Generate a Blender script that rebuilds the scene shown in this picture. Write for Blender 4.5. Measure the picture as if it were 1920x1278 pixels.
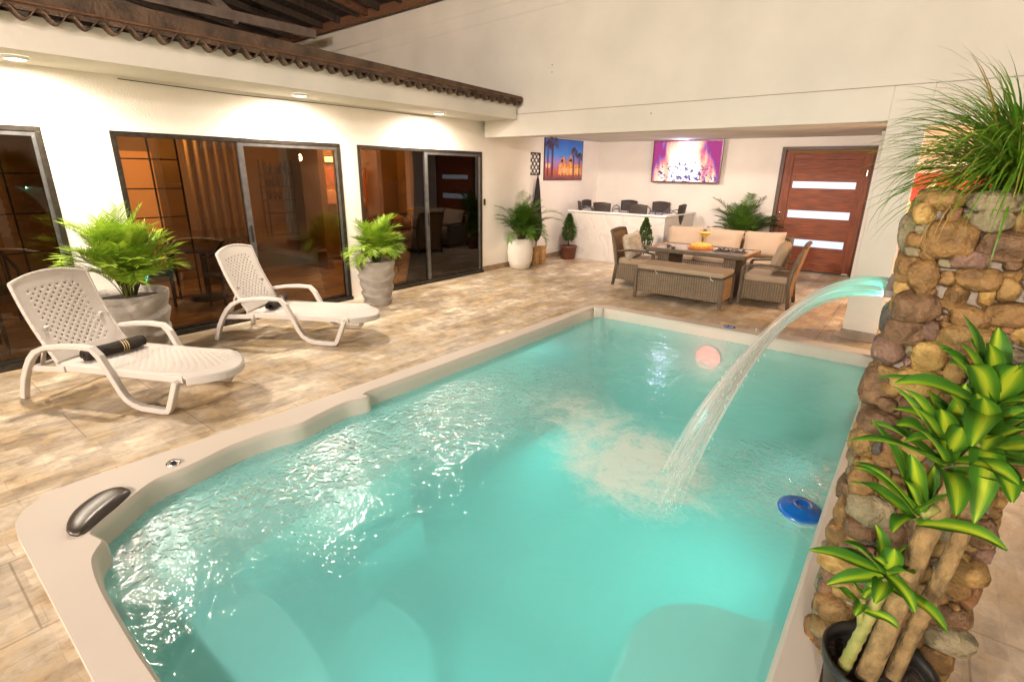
import bpy, bmesh, math, random
from mathutils import Vector, Matrix, Euler, noise
R = math.radians
PI = math.pi
for o in list(bpy.data.objects): bpy.data.objects.remove(o)
S = bpy.context.scene
COL = S.collection
random.seed(7)

# ------------------------------------------------------------ camera
YAW, PITCH, ROLL, FPX = 0.6575057, 0.3155302, 0.01427885, 968.73
fw = Vector((-math.sin(YAW)*math.cos(PITCH), math.cos(YAW)*math.cos(PITCH), -math.sin(PITCH)))
rt = Vector((math.cos(YAW), math.sin(YAW), 0)); up = rt.cross(fw)
rt2 = rt*math.cos(ROLL)+up*math.sin(ROLL); up2 = rt2.cross(fw)
cd = bpy.data.cameras.new('camera'); cam = bpy.data.objects.new('camera', cd); COL.objects.link(cam)
mw = Matrix((rt2, up2, -fw)).transposed().to_4x4(); mw.translation = Vector((0, 0, 1.8))
cam.matrix_world = mw
cd.sensor_width = 36; cd.lens = 36*FPX/1920; cd.clip_start = 0.05; cd.clip_end = 500
S.camera = cam
# ------------------------------------------------------------ world: dark evening sky
W = bpy.data.worlds.new('World'); S.world = W; W.use_nodes = True
nt = W.node_tree; bg = nt.nodes['Background']
sky = nt.nodes.new('ShaderNodeTexSky'); sky.sky_type = 'NISHITA'; sky.sun_disc = False
sky.sun_elevation = R(3); sky.sun_rotation = R(150)
nt.links.new(sky.outputs[0], bg.inputs[0]); bg.inputs[1].default_value = 0.05
# ------------------------------------------------------------ exposure
S.view_settings.view_transform = 'Standard'; S.view_settings.look = 'None'
S.view_settings.exposure = 0.70; S.view_settings.gamma = 1
S.render.engine = 'CYCLES'
try:
    S.cycles.max_bounces = 8; S.cycles.transparent_max_bounces = 24; S.cycles.caustics_reflective = False
    S.cycles.caustics_refractive = False; S.cycles.sample_clamp_indirect = 4
except Exception: pass
# ------------------------------------------------------------ lamps: soffit and pool fixtures are built further down, unseen lamps have none
WARM = (1.0, 0.85, 0.70)
def lamp(name, kind, loc, power, color=WARM, size=0.05, rot=None, cone=None):
    l = bpy.data.lights.new(name, kind); l.energy = power; l.color = color
    if kind == 'AREA': l.shape = 'DISK'; l.size = size
    else: l.shadow_soft_size = size
    if cone: l.spot_size = R(cone); l.spot_blend = 1.0
    o = bpy.data.objects.new(name, l); COL.objects.link(o); o.location = loc
    if rot: o.rotation_euler = rot
    return o
DOWN_Y = (1.2, 3.66, 5.9)
for y in DOWN_Y:
    lamp('soffit_light', 'AREA', (-5.98, y, 2.595), 17, WARM, 0.13)
    lamp('soffit_beam', 'SPOT', (-5.98, y, 2.59), 150, WARM, 0.08, (0, 0, 0), 176)
lamp('courtyard_fill', 'POINT', (1.6, -6.2, 4.2), 900, (1.0, 0.85, 0.74), 0.2)  # unseen fill lamps added behind the camera to brighten the courtyard
lamp('courtyard_fill', 'POINT', (-2.8, -6.2, 3.9), 1500, (1.0, 0.85, 0.74), 0.2)
lamp('side_room_light', 'POINT', (1.0, 8.2, 2.1), 130, (1.0, 0.68, 0.42), 0.10)
lamp('alcove_fill', 'SPOT', (-4.6, 8.1, 2.46), 200, (1.0, 0.82, 0.74), 0.1, (R(62), 0, 0), 160)  # alcove fill spots added to brighten the back wall, no fixture
lamp('alcove_fill', 'SPOT', (-2.2, 8.1, 2.46), 190, (1.0, 0.82, 0.74), 0.1, (R(62), 0, 0), 160)
lamp('living_room_fill', 'POINT', (-8.4, 2.9, 2.3), 44, (1.0, 0.70, 0.42), 0.08)  # unseen fill lamps added to brighten the rooms behind the glass
lamp('living_room_fill', 'POINT', (-8.9, 6.1, 2.1), 60, (1.0, 0.60, 0.34), 0.06)
lamp('pool_light', 'POINT', (-1.75, 5.9, -0.38), 7, (1.0, 0.22, 0.20), 0.03)
for (x, y, rot, pw) in ((-0.20, 3.6, (0, R(88), 0), 13), (-3.22, 4.6, (0, R(-88), 0), 14), (-1.05, 0.42, (R(88), 0, 0), 12)):
    lamp('pool_glow', 'AREA', (x, y, -0.36), pw, (0.45, 1.0, 0.95), 0.4, rot)  # added aqua fill under water, brightens the basin
lamp('living_room_fill', 'POINT', (-7.5, 5.8, 2.4), 28, (1.0, 0.66, 0.36), 0.06)  # extra interior fill added near the standing person
lamp('jet_light', 'AREA', (-0.062, 2.26, 1.405), 0.6, (0.25, 1.0, 0.8), 0.05, (0, R(75), 0))

# ------------------------------------------------------------ helpers
def tag(o, label=None, cat=None, group=None, kind=None):
    if label: o['label'] = label
    if cat: o['category'] = cat
    if group: o['group'] = group
    if kind: o['kind'] = kind
    return o
def empty(name, loc=(0, 0, 0), rz=0, label=None, cat=None, group=None):
    o = bpy.data.objects.new(name, None); COL.objects.link(o); o.location = loc
    o.rotation_euler = (0, 0, rz); o.empty_display_size = 0.1
    return tag(o, label, cat, group)
class MB:
    """collects shapes of ONE part; world=True means verts are in world space and are shifted to the parent"""
    def __init__(s): s.v = []; s.f = []; s.m = []; s.uv = {}; s.sm = []
    def add(s, vs, fs, mi=0, uvs=None, smooth=False):
        b = len(s.v); s.v += [Vector(p) for p in vs]
        for f in fs: s.f.append([b+i for i in f]); s.m.append(mi); s.sm.append(smooth)
        if uvs:
            for i, u in enumerate(uvs): s.uv[b+i] = u
        return s
    def box(s, c, d, rot=None, mi=0, taper=1.0):
        x, y, z = d[0]/2, d[1]/2, d[2]/2
        vs = [Vector((sx*x*(taper if sz > 0 else 1), sy*y*(taper if sz > 0 else 1), sz*z)) for sz in (-1, 1) for sy in (-1, 1) for sx in (-1, 1)]
        if rot is not None:
            M = Euler(rot).to_matrix() if not isinstance(rot, Matrix) else rot
            vs = [M @ v for v in vs]
        vs = [v+Vector(c) for v in vs]
        return s.add(vs, [(0, 2, 3, 1), (4, 5, 7, 6), (0, 1, 5, 4), (2, 6, 7, 3), (0, 4, 6, 2), (1, 3, 7, 5)], mi)
    def bb(s, x0, x1, y0, y1, z0, z1, mi=0): return s.box(((x0+x1)/2, (y0+y1)/2, (z0+z1)/2), (x1-x0, y1-y0, z1-z0), mi=mi)
    def bar(s, a, b, w, h=None, mi=0, upv=(0, 0, 1)):
        a = Vector(a); b = Vector(b); d = b-a; L = d.length; d.normalize(); u = Vector(upv)
        if abs(d.dot(u)) > 0.98: u = Vector((0, 1, 0))
        r = d.cross(u).normalized(); u = r.cross(d)
        M = Matrix((r, d, u)).transposed()
        return s.box((a+b)/2, (w, L, h or w), M, mi)
    def tube(s, pts, rad, n=8, mi=0, caps=True, smooth=True, flat=1.0, upv=None):
        pts = [Vector(p) for p in pts]; m = len(pts)
        if not hasattr(rad, '__len__'): rad = [rad]*m
        vs = []; prev = Vector(upv) if upv else None
        for i, p in enumerate(pts):
            d = (pts[min(i+1, m-1)]-pts[max(i-1, 0)]).normalized()
            if prev is None: prev = Vector((0, 0, 1)) if abs(d.z) < .9 else Vector((1, 0, 0))
            r = d.cross(prev).normalized(); u = r.cross(d).normalized(); prev = u
            for k in range(n):
                a = 2*PI*k/n+PI/n
                vs.append(p+r*math.cos(a)*rad[i]+u*math.sin(a)*rad[i]*flat)
        fs = [(i*n+k, i*n+(k+1) % n, (i+1)*n+(k+1) % n, (i+1)*n+k) for i in range(m-1) for k in range(n)]
        if caps: fs += [tuple(range(n-1, -1, -1)), tuple((m-1)*n+k for k in range(n))]
        return s.add(vs, fs, mi, smooth=smooth)
    def lathe(s, prof, c=(0, 0, 0), n=32, mi=0, fn=None, smooth=True):
        vs = []
        for (r, z) in prof:
            for k in range(n):
                a = 2*PI*k/n; rr = r
                if fn: rr = r+fn(a, z)
                vs.append((c[0]+rr*math.cos(a), c[1]+rr*math.sin(a), c[2]+z))
        m = len(prof)
        fs = [(i*n+k, i*n+(k+1) % n, (i+1)*n+(k+1) % n, (i+1)*n+k) for i in range(m-1) for k in range(n)]
        return s.add(vs, fs, mi, smooth=smooth)
    def prism(s, poly, z0, z1, mi=0):
        n = len(poly)
        vs = [(p[0], p[1], z0) for p in poly]+[(p[0], p[1], z1) for p in poly]
        fs = [tuple(range(n-1, -1, -1)), tuple(range(n, 2*n))]+[(i, (i+1) % n, n+(i+1) % n, n+i) for i in range(n)]
        return s.add(vs, fs, mi)
    def grid(s, fn, nu, nv, mi=0, skip=None, uv=False, smooth=True):
        vs = []; uvs = []
        for j in range(nv+1):
            for i in range(nu+1): vs.append(fn(i/nu, j/nv)); uvs.append((i/nu, j/nv))
        fs = [(j*(nu+1)+i, j*(nu+1)+i+1, (j+1)*(nu+1)+i+1, (j+1)*(nu+1)+i) for j in range(nv) for i in range(nu) if not (skip and skip(i, j))]
        return s.add(vs, fs, mi, uvs if uv else None, smooth)
    def pillow(s, c, d, rot=None, n=10, puff=0.55, mi=0):
        """soft cushion: d = (width, thickness, height), seams at the rim"""
        M = Euler(rot).to_matrix() if rot is not None else Matrix.Identity(3)
        for side in (-1, 1):
            def fn(u, v):
                a = 2*u-1; b = 2*v-1
                t = max(0, (1-a**4)*(1-b**4))**puff
                pin = 1-0.05*(1-abs(a*b))*0
                wx = a*(1-0.06*(1-b*b)*abs(a)); wz = b*(1-0.06*(1-a*a)*abs(b))
                wob = 0.06*noise.noise(Vector((a*2+c[0]*3, b*2+c[1]*3, side)))
                p = Vector((wx*d[0]/2, side*d[1]/2*(t*(1+wob)), wz*d[2]/2))
                return M @ p+Vector(c)
            s.grid(fn, n, n, mi)
        return s
    def ball(s, c, r, mi=0, seg=12, rings=8):
        vs = []; fs = []
        rr = r if hasattr(r, '__len__') else (r, r, r)
        for j in range(rings+1):
            t = PI*j/rings
            for k in range(seg):
                a = 2*PI*k/seg; vs.append((c[0]+rr[0]*math.sin(t)*math.cos(a), c[1]+rr[1]*math.sin(t)*math.sin(a), c[2]+rr[2]*math.cos(t)))
        fs = [(j*seg+k, (j+1)*seg+k, (j+1)*seg+(k+1) % seg, j*seg+(k+1) % seg) for j in range(rings) for k in range(seg)]
        return s.add(vs, fs, mi, smooth=True)
    def build(s, name, mats, parent=None, bevel=0, seg=2, sub=0, solid=0, world=False):
        me = bpy.data.meshes.new(name)
        vs = s.v
        if world and parent is not None:
            M = Matrix.Rotation(-parent.rotation_euler.z, 3, 'Z'); vs = [M @ (v-Vector(parent.location)) for v in vs]
        me.from_pydata([tuple(v) for v in vs], [], s.f)
        if not isinstance(mats, (list, tuple)): mats = [mats]
        for m in mats: me.materials.append(m)
        me.polygons.foreach_set('material_index', s.m); me.polygons.foreach_set('use_smooth', s.sm)
        if s.uv:
            ul = me.uv_layers.new(name='UVMap')
            for lp in me.loops: ul.data[lp.index].uv = s.uv.get(lp.vertex_index, (0, 0))
        me.update(); me.validate()
        o = bpy.data.objects.new(name, me); COL.objects.link(o)
        if parent is not None: o.parent = parent
        if solid:
            md = o.modifiers.new('solid', 'SOLIDIFY'); md.thickness = solid; md.offset = -1
        if bevel:
            md = o.modifiers.new('bevel', 'BEVEL'); md.width = bevel; md.segments = seg; md.limit_method = 'ANGLE'; md.angle_limit = R(40)
        if sub:
            md = o.modifiers.new('sub', 'SUBSURF'); md.levels = sub; md.render_levels = sub
        return o
def copy_tree(o, parent=None):
    c = o.copy(); COL.objects.link(c)
    if parent is not None: c.parent = parent
    for ch in [x for x in bpy.data.objects if x.parent == o]: copy_tree(ch, c)
    return c

# ------------------------------------------------------------ materials
def mat(name, color=(0.8, 0.8, 0.8), rough=0.6, metal=0.0, var=0.0, scale=5.0, bump=0.0, bscale=40.0, spec=0.5, trans=0.0, stretch=None, color2=None, detail=4, emit=None):
    m = bpy.data.materials.new(name); m.use_nodes = True; N = m.node_tree.nodes; L = m.node_tree.links
    b = N['Principled BSDF']; b.inputs['Base Color'].default_value = (*color, 1); b.inputs['Roughness'].default_value = rough
    b.inputs['Metallic'].default_value = metal
    try: b.inputs['Specular IOR Level'].default_value = spec
    except Exception: pass
    tc = N.new('ShaderNodeTexCoord'); mp = N.new('ShaderNodeMapping'); L.new(tc.outputs['Object'], mp.inputs[0])
    if stretch: mp.inputs['Scale'].default_value = stretch
    if var or color2:
        t = N.new('ShaderNodeTexNoise'); t.inputs['Scale'].default_value = scale; t.inputs['Detail'].default_value = detail
        L.new(mp.outputs[0], t.inputs['Vector'])
        r = N.new('ShaderNodeValToRGB'); r.color_ramp.elements[0].position = 0.32; r.color_ramp.elements[1].position = 0.68
        c2 = color2 or tuple(min(1, c*(1+var)) for c in color); c1 = color if color2 else tuple(c*(1-var) for c in color)
        r.color_ramp.elements[0].color = (*c1, 1); r.color_ramp.elements[1].color = (*c2, 1)
        L.new(t.outputs[0], r.inputs[0]); L.new(r.outputs[0], b.inputs['Base Color'])
    if bump:
        t2 = N.new('ShaderNodeTexNoise'); t2.inputs['Scale'].default_value = bscale; t2.inputs['Detail'].default_value = 5
        L.new(mp.outputs[0], t2.inputs['Vector'])
        bp = N.new('ShaderNodeBump'); bp.inputs['Strength'].default_value = bump; bp.inputs['Distance'].default_value = 0.02
        L.new(t2.outputs[0], bp.inputs['Height']); L.new(bp.outputs[0], b.inputs['Normal'])
    if emit:
        b.inputs['Emission Color'].default_value = (*emit[0], 1); b.inputs['Emission Strength'].default_value = emit[1]
    return m
def nodes(m): return m.node_tree.nodes, m.node_tree.links
def ramp(N, els):
    r = N.new('ShaderNodeValToRGB'); cr = r.color_ramp
    while len(cr.elements) < len(els): cr.elements.new(0.5)
    for e, (p, c) in zip(cr.elements, els): e.position = p; e.color = (*c, 1)
    return r
PLASTER = mat('plaster', (0.84, 0.79, 0.72), 0.85, var=0.05, scale=1.3, bump=0.35, bscale=60, spec=0.2)
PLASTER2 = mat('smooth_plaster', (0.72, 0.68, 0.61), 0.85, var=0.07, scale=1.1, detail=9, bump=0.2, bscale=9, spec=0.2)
BRONZE = mat('bronze_aluminium', (0.045, 0.038, 0.030), 0.38, 0.6, var=0.3, scale=20)
SILVER = mat('grey_aluminium', (0.15, 0.15, 0.15), 0.35, 0.7, var=0.2, scale=12)
DARKTIN = mat('dark_roof_sheet', (0.085, 0.050, 0.030), 0.75, 0.0, var=0.45, scale=6, bump=0.5, bscale=30)
RUST = mat('rusty_timber', (0.16, 0.07, 0.03), 0.8, var=0.5, scale=8, bump=0.5, stretch=(8, 1, 8))
DARKWOOD = mat('dark_timber', (0.045, 0.028, 0.018), 0.8, var=0.5, scale=5, bump=0.4, stretch=(1, 8, 1))
GREYWALL = mat('grey_render', (0.20, 0.18, 0.15), 0.9, var=0.3, scale=1.5)
ACRYL = mat('pool_acrylic', (0.56, 0.50, 0.43), 0.5, var=0.04, scale=1.0, spec=0.25)
SHELL = mat('lightened_acrylic', (0.80, 0.76, 0.68), 0.5, var=0.03, scale=1.0, spec=0.2)  # same shell acrylic, lightened to paint light reaching benches and basin floor
RESIN = mat('white_resin', (0.52, 0.48, 0.44), 0.42, var=0.02, scale=3, bump=0.04, bscale=120)
RUBBER = mat('black_rubber', (0.035, 0.028, 0.020), 0.32, var=0.3, scale=6)
CHROME = mat('chrome', (0.7, 0.68, 0.65), 0.2, 1.0)
TOWEL = mat('brown_terry', (0.030, 0.022, 0.016), 0.95, var=0.4, scale=30, bump=1.0, bscale=160)
RIBBON = mat('gold_ribbon', (0.65, 0.50, 0.25), 0.4, 0.3)
CUSH = mat('beige_cushion', (0.37, 0.28, 0.195), 0.92, var=0.06, scale=4, bump=0.3, bscale=200)
CUSH2 = mat('patterned_cushion', (0.62, 0.55, 0.44), 0.92, color2=(0.40, 0.33, 0.25), scale=14, bump=0.2, bscale=150)
WOODTOP = mat('table_slat', (0.42, 0.34, 0.27), 0.5, var=0.2, scale=8, stretch=(12, 1, 1))
SOIL = mat('soil', (0.035, 0.020, 0.012), 0.95, var=0.7, scale=40, bump=1.0, bscale=60)
POTGREY = mat('grey_clay', (0.33, 0.305, 0.27), 0.75, var=0.18, scale=5, bump=0.5, bscale=30)
POTWHITE = mat('white_ceramic', (0.78, 0.74, 0.66), 0.35, var=0.03, scale=2)
POTBROWN = mat('brown_plastic', (0.11, 0.035, 0.018), 0.45, var=0.2, scale=4)
POTBLACK = mat('black_plastic', (0.014, 0.014, 0.013), 0.35, var=0.2, scale=5)
BARK = mat('cane_bark', (0.11, 0.075, 0.030), 0.9, color2=(0.30, 0.205, 0.085), scale=22, bump=1.0, bscale=40, stretch=(1, 1, 0.7), detail=10)
STEMG = mat('green_stem', (0.13, 0.16, 0.03), 0.7, color2=(0.30, 0.28, 0.09), scale=14, bump=0.4, bscale=30)
BASKET = mat('basket_weave', (0.42, 0.24, 0.09), 0.8, var=0.35, scale=30, bump=0.8, bscale=80)
MORTAR = mat('mortar', (0.23, 0.20, 0.165), 0.95, var=0.2, scale=12, bump=0.9, bscale=35)
BLUEP = mat('blue_plastic', (0.005, 0.10, 0.40), 0.22, var=0.1, scale=3)
WHITEP = mat('white_plastic', (0.75, 0.78, 0.78), 0.35)
MARBLE = mat('white_marble', (0.68, 0.64, 0.58), 0.25, var=0.0)
BLACKF = mat('black_fabric', (0.012, 0.010, 0.010), 0.9, var=0.4, scale=10, bump=0.4)
def leafmat(name, c1, c2, rough=0.45, sc=6):
    m = mat(name, c1, rough, color2=c2, scale=sc, spec=0.35)
    N, L = nodes(m); b = N['Principled BSDF']
    tr = N.new('ShaderNodeBsdfTranslucent'); ad = N.new('ShaderNodeMixShader'); ad.inputs[0].default_value = 0.22
    rr = [n for n in N if n.type == 'VALTORGB'][0]; L.new(rr.outputs[0], tr.inputs[0])
    L.new(b.outputs[0], ad.inputs[1]); L.new(tr.outputs[0], ad.inputs[2]); L.new(ad.outputs[0], N['Material Output'].inputs[0])
    return m
PALM = leafmat('palm_leaf', (0.11, 0.25, 0.012), (0.38, 0.52, 0.05), sc=9)
PALMD = leafmat('palm_leaf_dark', (0.035, 0.11, 0.012), (0.10, 0.20, 0.02), sc=9)
PALMO = leafmat('palm_leaf_olive', (0.08, 0.10, 0.015), (0.17, 0.17, 0.04), sc=9)
CONIF = leafmat('cypress_leaf', (0.025, 0.065, 0.010), (0.07, 0.13, 0.02), sc=12)
GRASSM = leafmat('grass_blade', (0.05, 0.17, 0.010), (0.24, 0.38, 0.035), sc=5)
GRASSY = leafmat('dry_grass_blade', (0.20, 0.19, 0.03), (0.34, 0.22, 0.07), sc=5)
# striped dracaena leaf (stripe across u)
DRAC = leafmat('striped_leaf', (0.03, 0.12, 0.01), (0.05, 0.16, 0.012), 0.62)
N, L = nodes(DRAC); b = N['Principled BSDF']; tcn = N.new('ShaderNodeTexCoord'); sp = N.new('ShaderNodeSeparateXYZ'); L.new(tcn.outputs['UV'], sp.inputs[0])
nz = N.new('ShaderNodeTexNoise'); nz.inputs['Scale'].default_value = 3
mpn = N.new('ShaderNodeMapping'); mpn.inputs['Scale'].default_value = (22, 0.8, 1); L.new(tcn.outputs['UV'], mpn.inputs[0]); L.new(mpn.outputs[0], nz.inputs[0])
ma = N.new('ShaderNodeMath'); ma.operation = 'MULTIPLY_ADD'; ma.inputs[1].default_value = 0.22; L.new(nz.outputs[0], ma.inputs[0]); L.new(sp.outputs[0], ma.inputs[2])
rp = ramp(N, [(0.0, (0.035, 0.13, 0.008)), (0.28, (0.06, 0.19, 0.01)), (0.40, (0.20, 0.36, 0.014)), (0.50, (0.42, 0.52, 0.03)), (0.60, (0.38, 0.50, 0.025)), (0.72, (0.16, 0.33, 0.014)), (0.82, (0.05, 0.17, 0.01)), (1.0, (0.035, 0.13, 0.008))])
L.new(ma.outputs[0], rp.inputs[0]); L.new(rp.outputs[0], b.inputs['Base Color'])
for l_ in [n for n in N if n.type == 'BSDF_TRANSLUCENT']: L.new(rp.outputs[0], l_.inputs[0])
# wicker
def wicker(name, c1, c2, sc=1.0):
    m = mat(name, c1, 0.7); N, L = nodes(m); b = N['Principled BSDF']
    tc = N.new('ShaderNodeTexCoord'); mp = N.new('ShaderNodeMapping'); L.new(tc.outputs['Object'], mp.inputs[0])
    w1 = N.new('ShaderNodeTexWave'); w1.bands_direction = 'Z'; w1.inputs['Scale'].default_value = 22*sc; w1.inputs['Distortion'].default_value = 1.2
    w2 = N.new('ShaderNodeTexWave'); w2.bands_direction = 'X'; w2.inputs['Scale'].default_value = 9*sc; w2.inputs['Distortion'].default_value = 0.8
    sxy = N.new('ShaderNodeSeparateXYZ'); L.new(mp.outputs[0], sxy.inputs[0]); axy = N.new('ShaderNodeMath'); axy.operation = 'ADD'; L.new(sxy.outputs[0], axy.inputs[0]); L.new(sxy.outputs[1], axy.inputs[1])
    cxy = N.new('ShaderNodeCombineXYZ'); L.new(axy.outputs[0], cxy.inputs[0]); L.new(sxy.outputs[2], cxy.inputs[1])
    L.new(mp.outputs[0], w1.inputs[0]); L.new(cxy.outputs[0], w2.inputs[0])
    ns = N.new('ShaderNodeTexNoise'); ns.inputs['Scale'].default_value = 30
    mn = N.new('ShaderNodeMapping'); mn.inputs['Scale'].default_value = (0.4, 0.4, 4); L.new(tc.outputs['Object'], mn.inputs[0]); L.new(mn.outputs[0], ns.inputs[0])
    mm = N.new('ShaderNodeMath'); mm.operation = 'MULTIPLY'; L.new(w1.outputs[1], mm.inputs[0]); L.new(w2.outputs[1], mm.inputs[1])
    m2 = N.new('ShaderNodeMath'); m2.operation = 'MULTIPLY_ADD'; m2.inputs[1].default_value = 0.8; L.new(ns.outputs[0], m2.inputs[0]); L.new(mm.outputs[0], m2.inputs[2])
    r = ramp(N, [(0.25, tuple(c*0.35 for c in c1)), (0.6, c1), (1.1 if False else 1.0, c2)]); L.new(m2.outputs[0], r.inputs[0]); L.new(r.outputs[0], b.inputs['Base Color'])
    bp = N.new('ShaderNodeBump'); bp.inputs['Strength'].default_value = 0.8; bp.inputs['Distance'].default_value = 0.01
    L.new(mm.outputs[0], bp.inputs['Height']); L.new(bp.outputs[0], b.inputs['Normal'])
    return m
WICK = wicker('grey_wicker', (0.17, 0.125, 0.080), (0.34, 0.27, 0.18))
WICKE = mat('wicker_edge', (0.11, 0.082, 0.055), 0.65, var=0.25, scale=40, bump=0.5, bscale=80)
WICKT = wicker('tan_wicker', (0.34, 0.19, 0.085), (0.48, 0.30, 0.14))
RATTAN = mat('dark_rattan', (0.030, 0.020, 0.016), 0.5, var=0.5, scale=50, bump=0.6, bscale=90)
# marble veins
N, L = nodes(MARBLE); b = N['Principled BSDF']; tc = N.new('ShaderNodeTexCoord'); n1 = N.new('ShaderNodeTexNoise')
n1.inputs['Scale'].default_value = 1.4; n1.inputs['Detail'].default_value = 7; n1.inputs['Distortion'].default_value = 1.6; L.new(tc.outputs['Object'], n1.inputs[0])
r = ramp(N, [(0.36, (0.56, 0.52, 0.46)), (0.46, (0.60, 0.56, 0.51)), (0.52, (0.52, 0.48, 0.43)), (0.60, (0.60, 0.56, 0.51))]); L.new(n1.outputs[0], r.inputs[0]); L.new(r.outputs[0], b.inputs['Base Color'])
# red-brown door timber
DOORW = mat('mahogany', (0.10, 0.020, 0.004), 0.6, color2=(0.26, 0.060, 0.010), scale=3.0, stretch=(1.2, 1, 16), bump=0.1, bscale=12, detail=8)
DOORV = mat('mahogany_stile', (0.095, 0.020, 0.004), 0.6, color2=(0.24, 0.056, 0.010), scale=3.0, stretch=(14, 1, 1.2), bump=0.1, bscale=12, detail=8)
FROST = mat('frosted_glass', (0.55, 0.68, 0.85), 0.35, emit=((0.42, 0.60, 0.85), 0.42))  # emission makes the glass glow bluish, no lamp stands behind it
# floor tiles: slabs of mixed narrow stone strips
def floor_mat():
    m = mat('stone_tile_floor', (0.4, 0.3, 0.2), 0.42); N, L = nodes(m); b = N['Principled BSDF']
    g = N.new('ShaderNodeNewGeometry')
    mp = N.new('ShaderNodeMapping'); mp.inputs['Rotation'].default_value = (0, 0, R(90)); mp.inputs['Location'].default_value = (0.13, 0.11, 0); L.new(g.outputs['Position'], mp.inputs[0])
    wz = N.new('ShaderNodeTexNoise'); wz.inputs['Scale'].default_value = 3.0; L.new(g.outputs['Position'], wz.inputs[0])
    va = N.new('ShaderNodeVectorMath'); va.operation = 'SCALE'; va.inputs['Scale'].default_value = 0.05; L.new(wz.outputs['Color'], va.inputs[0])
    vb = N.new('ShaderNodeVectorMath'); vb.operation = 'ADD'; L.new(mp.outputs[0], vb.inputs[0]); L.new(va.outputs[0], vb.inputs[1])
    def brick(w, h, off, c1, c2, mort, ms, vec):
        k = N.new('ShaderNodeTexBrick'); k.inputs['Scale'].default_value = 1; k.inputs['Brick Width'].default_value = w; k.inputs['Row Height'].default_value = h
        k.offset = off; k.inputs['Color1'].default_value = (*c1, 1); k.inputs['Color2'].default_value = (*c2, 1); k.inputs['Mortar'].default_value = (*mort, 1)
        k.inputs['Mortar Size'].default_value = ms; k.inputs['Mortar Smooth'].default_value = 0.6; L.new(vec, k.inputs[0]); return k
    A = brick(0.30, 0.150, 0.37, (0.58, 0.51, 0.41), (0.31, 0.27, 0.225), (0.40, 0.34, 0.27), 0.004, vb.outputs[0])
    B = brick(0.19, 0.075, 0.61, (0.58, 0.51, 0.41), (0.29, 0.25, 0.205), (0.42, 0.33, 0.24), 0.003, vb.outputs[0])
    mx = N.new('ShaderNodeMix'); mx.data_type = 'RGBA'; mx.inputs[0].default_value = 0.4; L.new(A.outputs[0], mx.inputs[6]); L.new(B.outputs[0], mx.inputs[7])
    # broad ochre / grey / cream patches, elongated streaks
    n1 = N.new('ShaderNodeTexNoise'); n1.inputs['Scale'].default_value = 1.7; n1.inputs['Detail'].default_value = 6; n1.inputs['Roughness'].default_value = 0.65
    ms = N.new('ShaderNodeMapping'); ms.inputs['Scale'].default_value = (1.5, 1, 1); L.new(g.outputs['Position'], ms.inputs[0]); L.new(ms.outputs[0], n1.inputs[0])
    r1 = ramp(N, [(0.33, (0.50, 0.47, 0.42)), (0.42, (0.95, 0.78, 0.50)), (0.53, (1.0, 0.95, 0.86)), (0.66, (1.55, 1.48, 1.36))]); L.new(n1.outputs[0], r1.inputs[0])
    m2 = N.new('ShaderNodeMix'); m2.data_type = 'RGBA'; m2.blend_type = 'MULTIPLY'; m2.inputs[0].default_value = 0.85; L.new(mx.outputs[2], m2.inputs[6]); L.new(r1.outputs[0], m2.inputs[7])
    n2 = N.new('ShaderNodeTexNoise'); n2.inputs['Scale'].default_value = 9; n2.inputs['Detail'].default_value = 8; n2.inputs['Roughness'].default_value = 0.7; L.new(ms.outputs[0], n2.inputs[0])
    r2 = ramp(N, [(0.33, (0.58, 0.55, 0.50)), (0.5, (1, 1, 1)), (0.68, (1.25, 1.24, 1.2))]); L.new(n2.outputs[0], r2.inputs[0])
    m3 = N.new('ShaderNodeMix'); m3.data_type = 'RGBA'; m3.blend_type = 'MULTIPLY'; m3.inputs[0].default_value = 0.8; L.new(m2.outputs[2], m3.inputs[6]); L.new(r2.outputs[0], m3.inputs[7])
    G = brick(1.2, 0.60, 0.5, (1, 1, 1), (1, 1, 1), (0.50, 0.44, 0.36), 0.006, mp.outputs[0])
    m4 = N.new('ShaderNodeMix'); m4.data_type = 'RGBA'; m4.blend_type = 'MULTIPLY'; m4.inputs[0].default_value = 0.8; L.new(m3.outputs[2], m4.inputs[6]); L.new(G.outputs[0], m4.inputs[7])
    L.new(m4.outputs[2], b.inputs['Base Color'])
    r3 = ramp(N, [(0.3, (0.28,)*3), (0.7, (0.55,)*3)]); L.new(n2.outputs[0], r3.inputs[0]); L.new(r3.outputs[0], b.inputs['Roughness'])
    sm = N.new('ShaderNodeMath'); sm.operation = 'ADD'; L.new(A.outputs[0], sm.inputs[0]); L.new(n2.outputs[0], sm.inputs[1])
    bp = N.new('ShaderNodeBump'); bp.inputs['Strength'].default_value = 0.35; bp.inputs['Distance'].default_value = 0.01
    L.new(sm.outputs[0], bp.inputs['Height']); L.new(bp.outputs[0], b.inputs['Normal'])
    return m
FLOOR = floor_mat()
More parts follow.
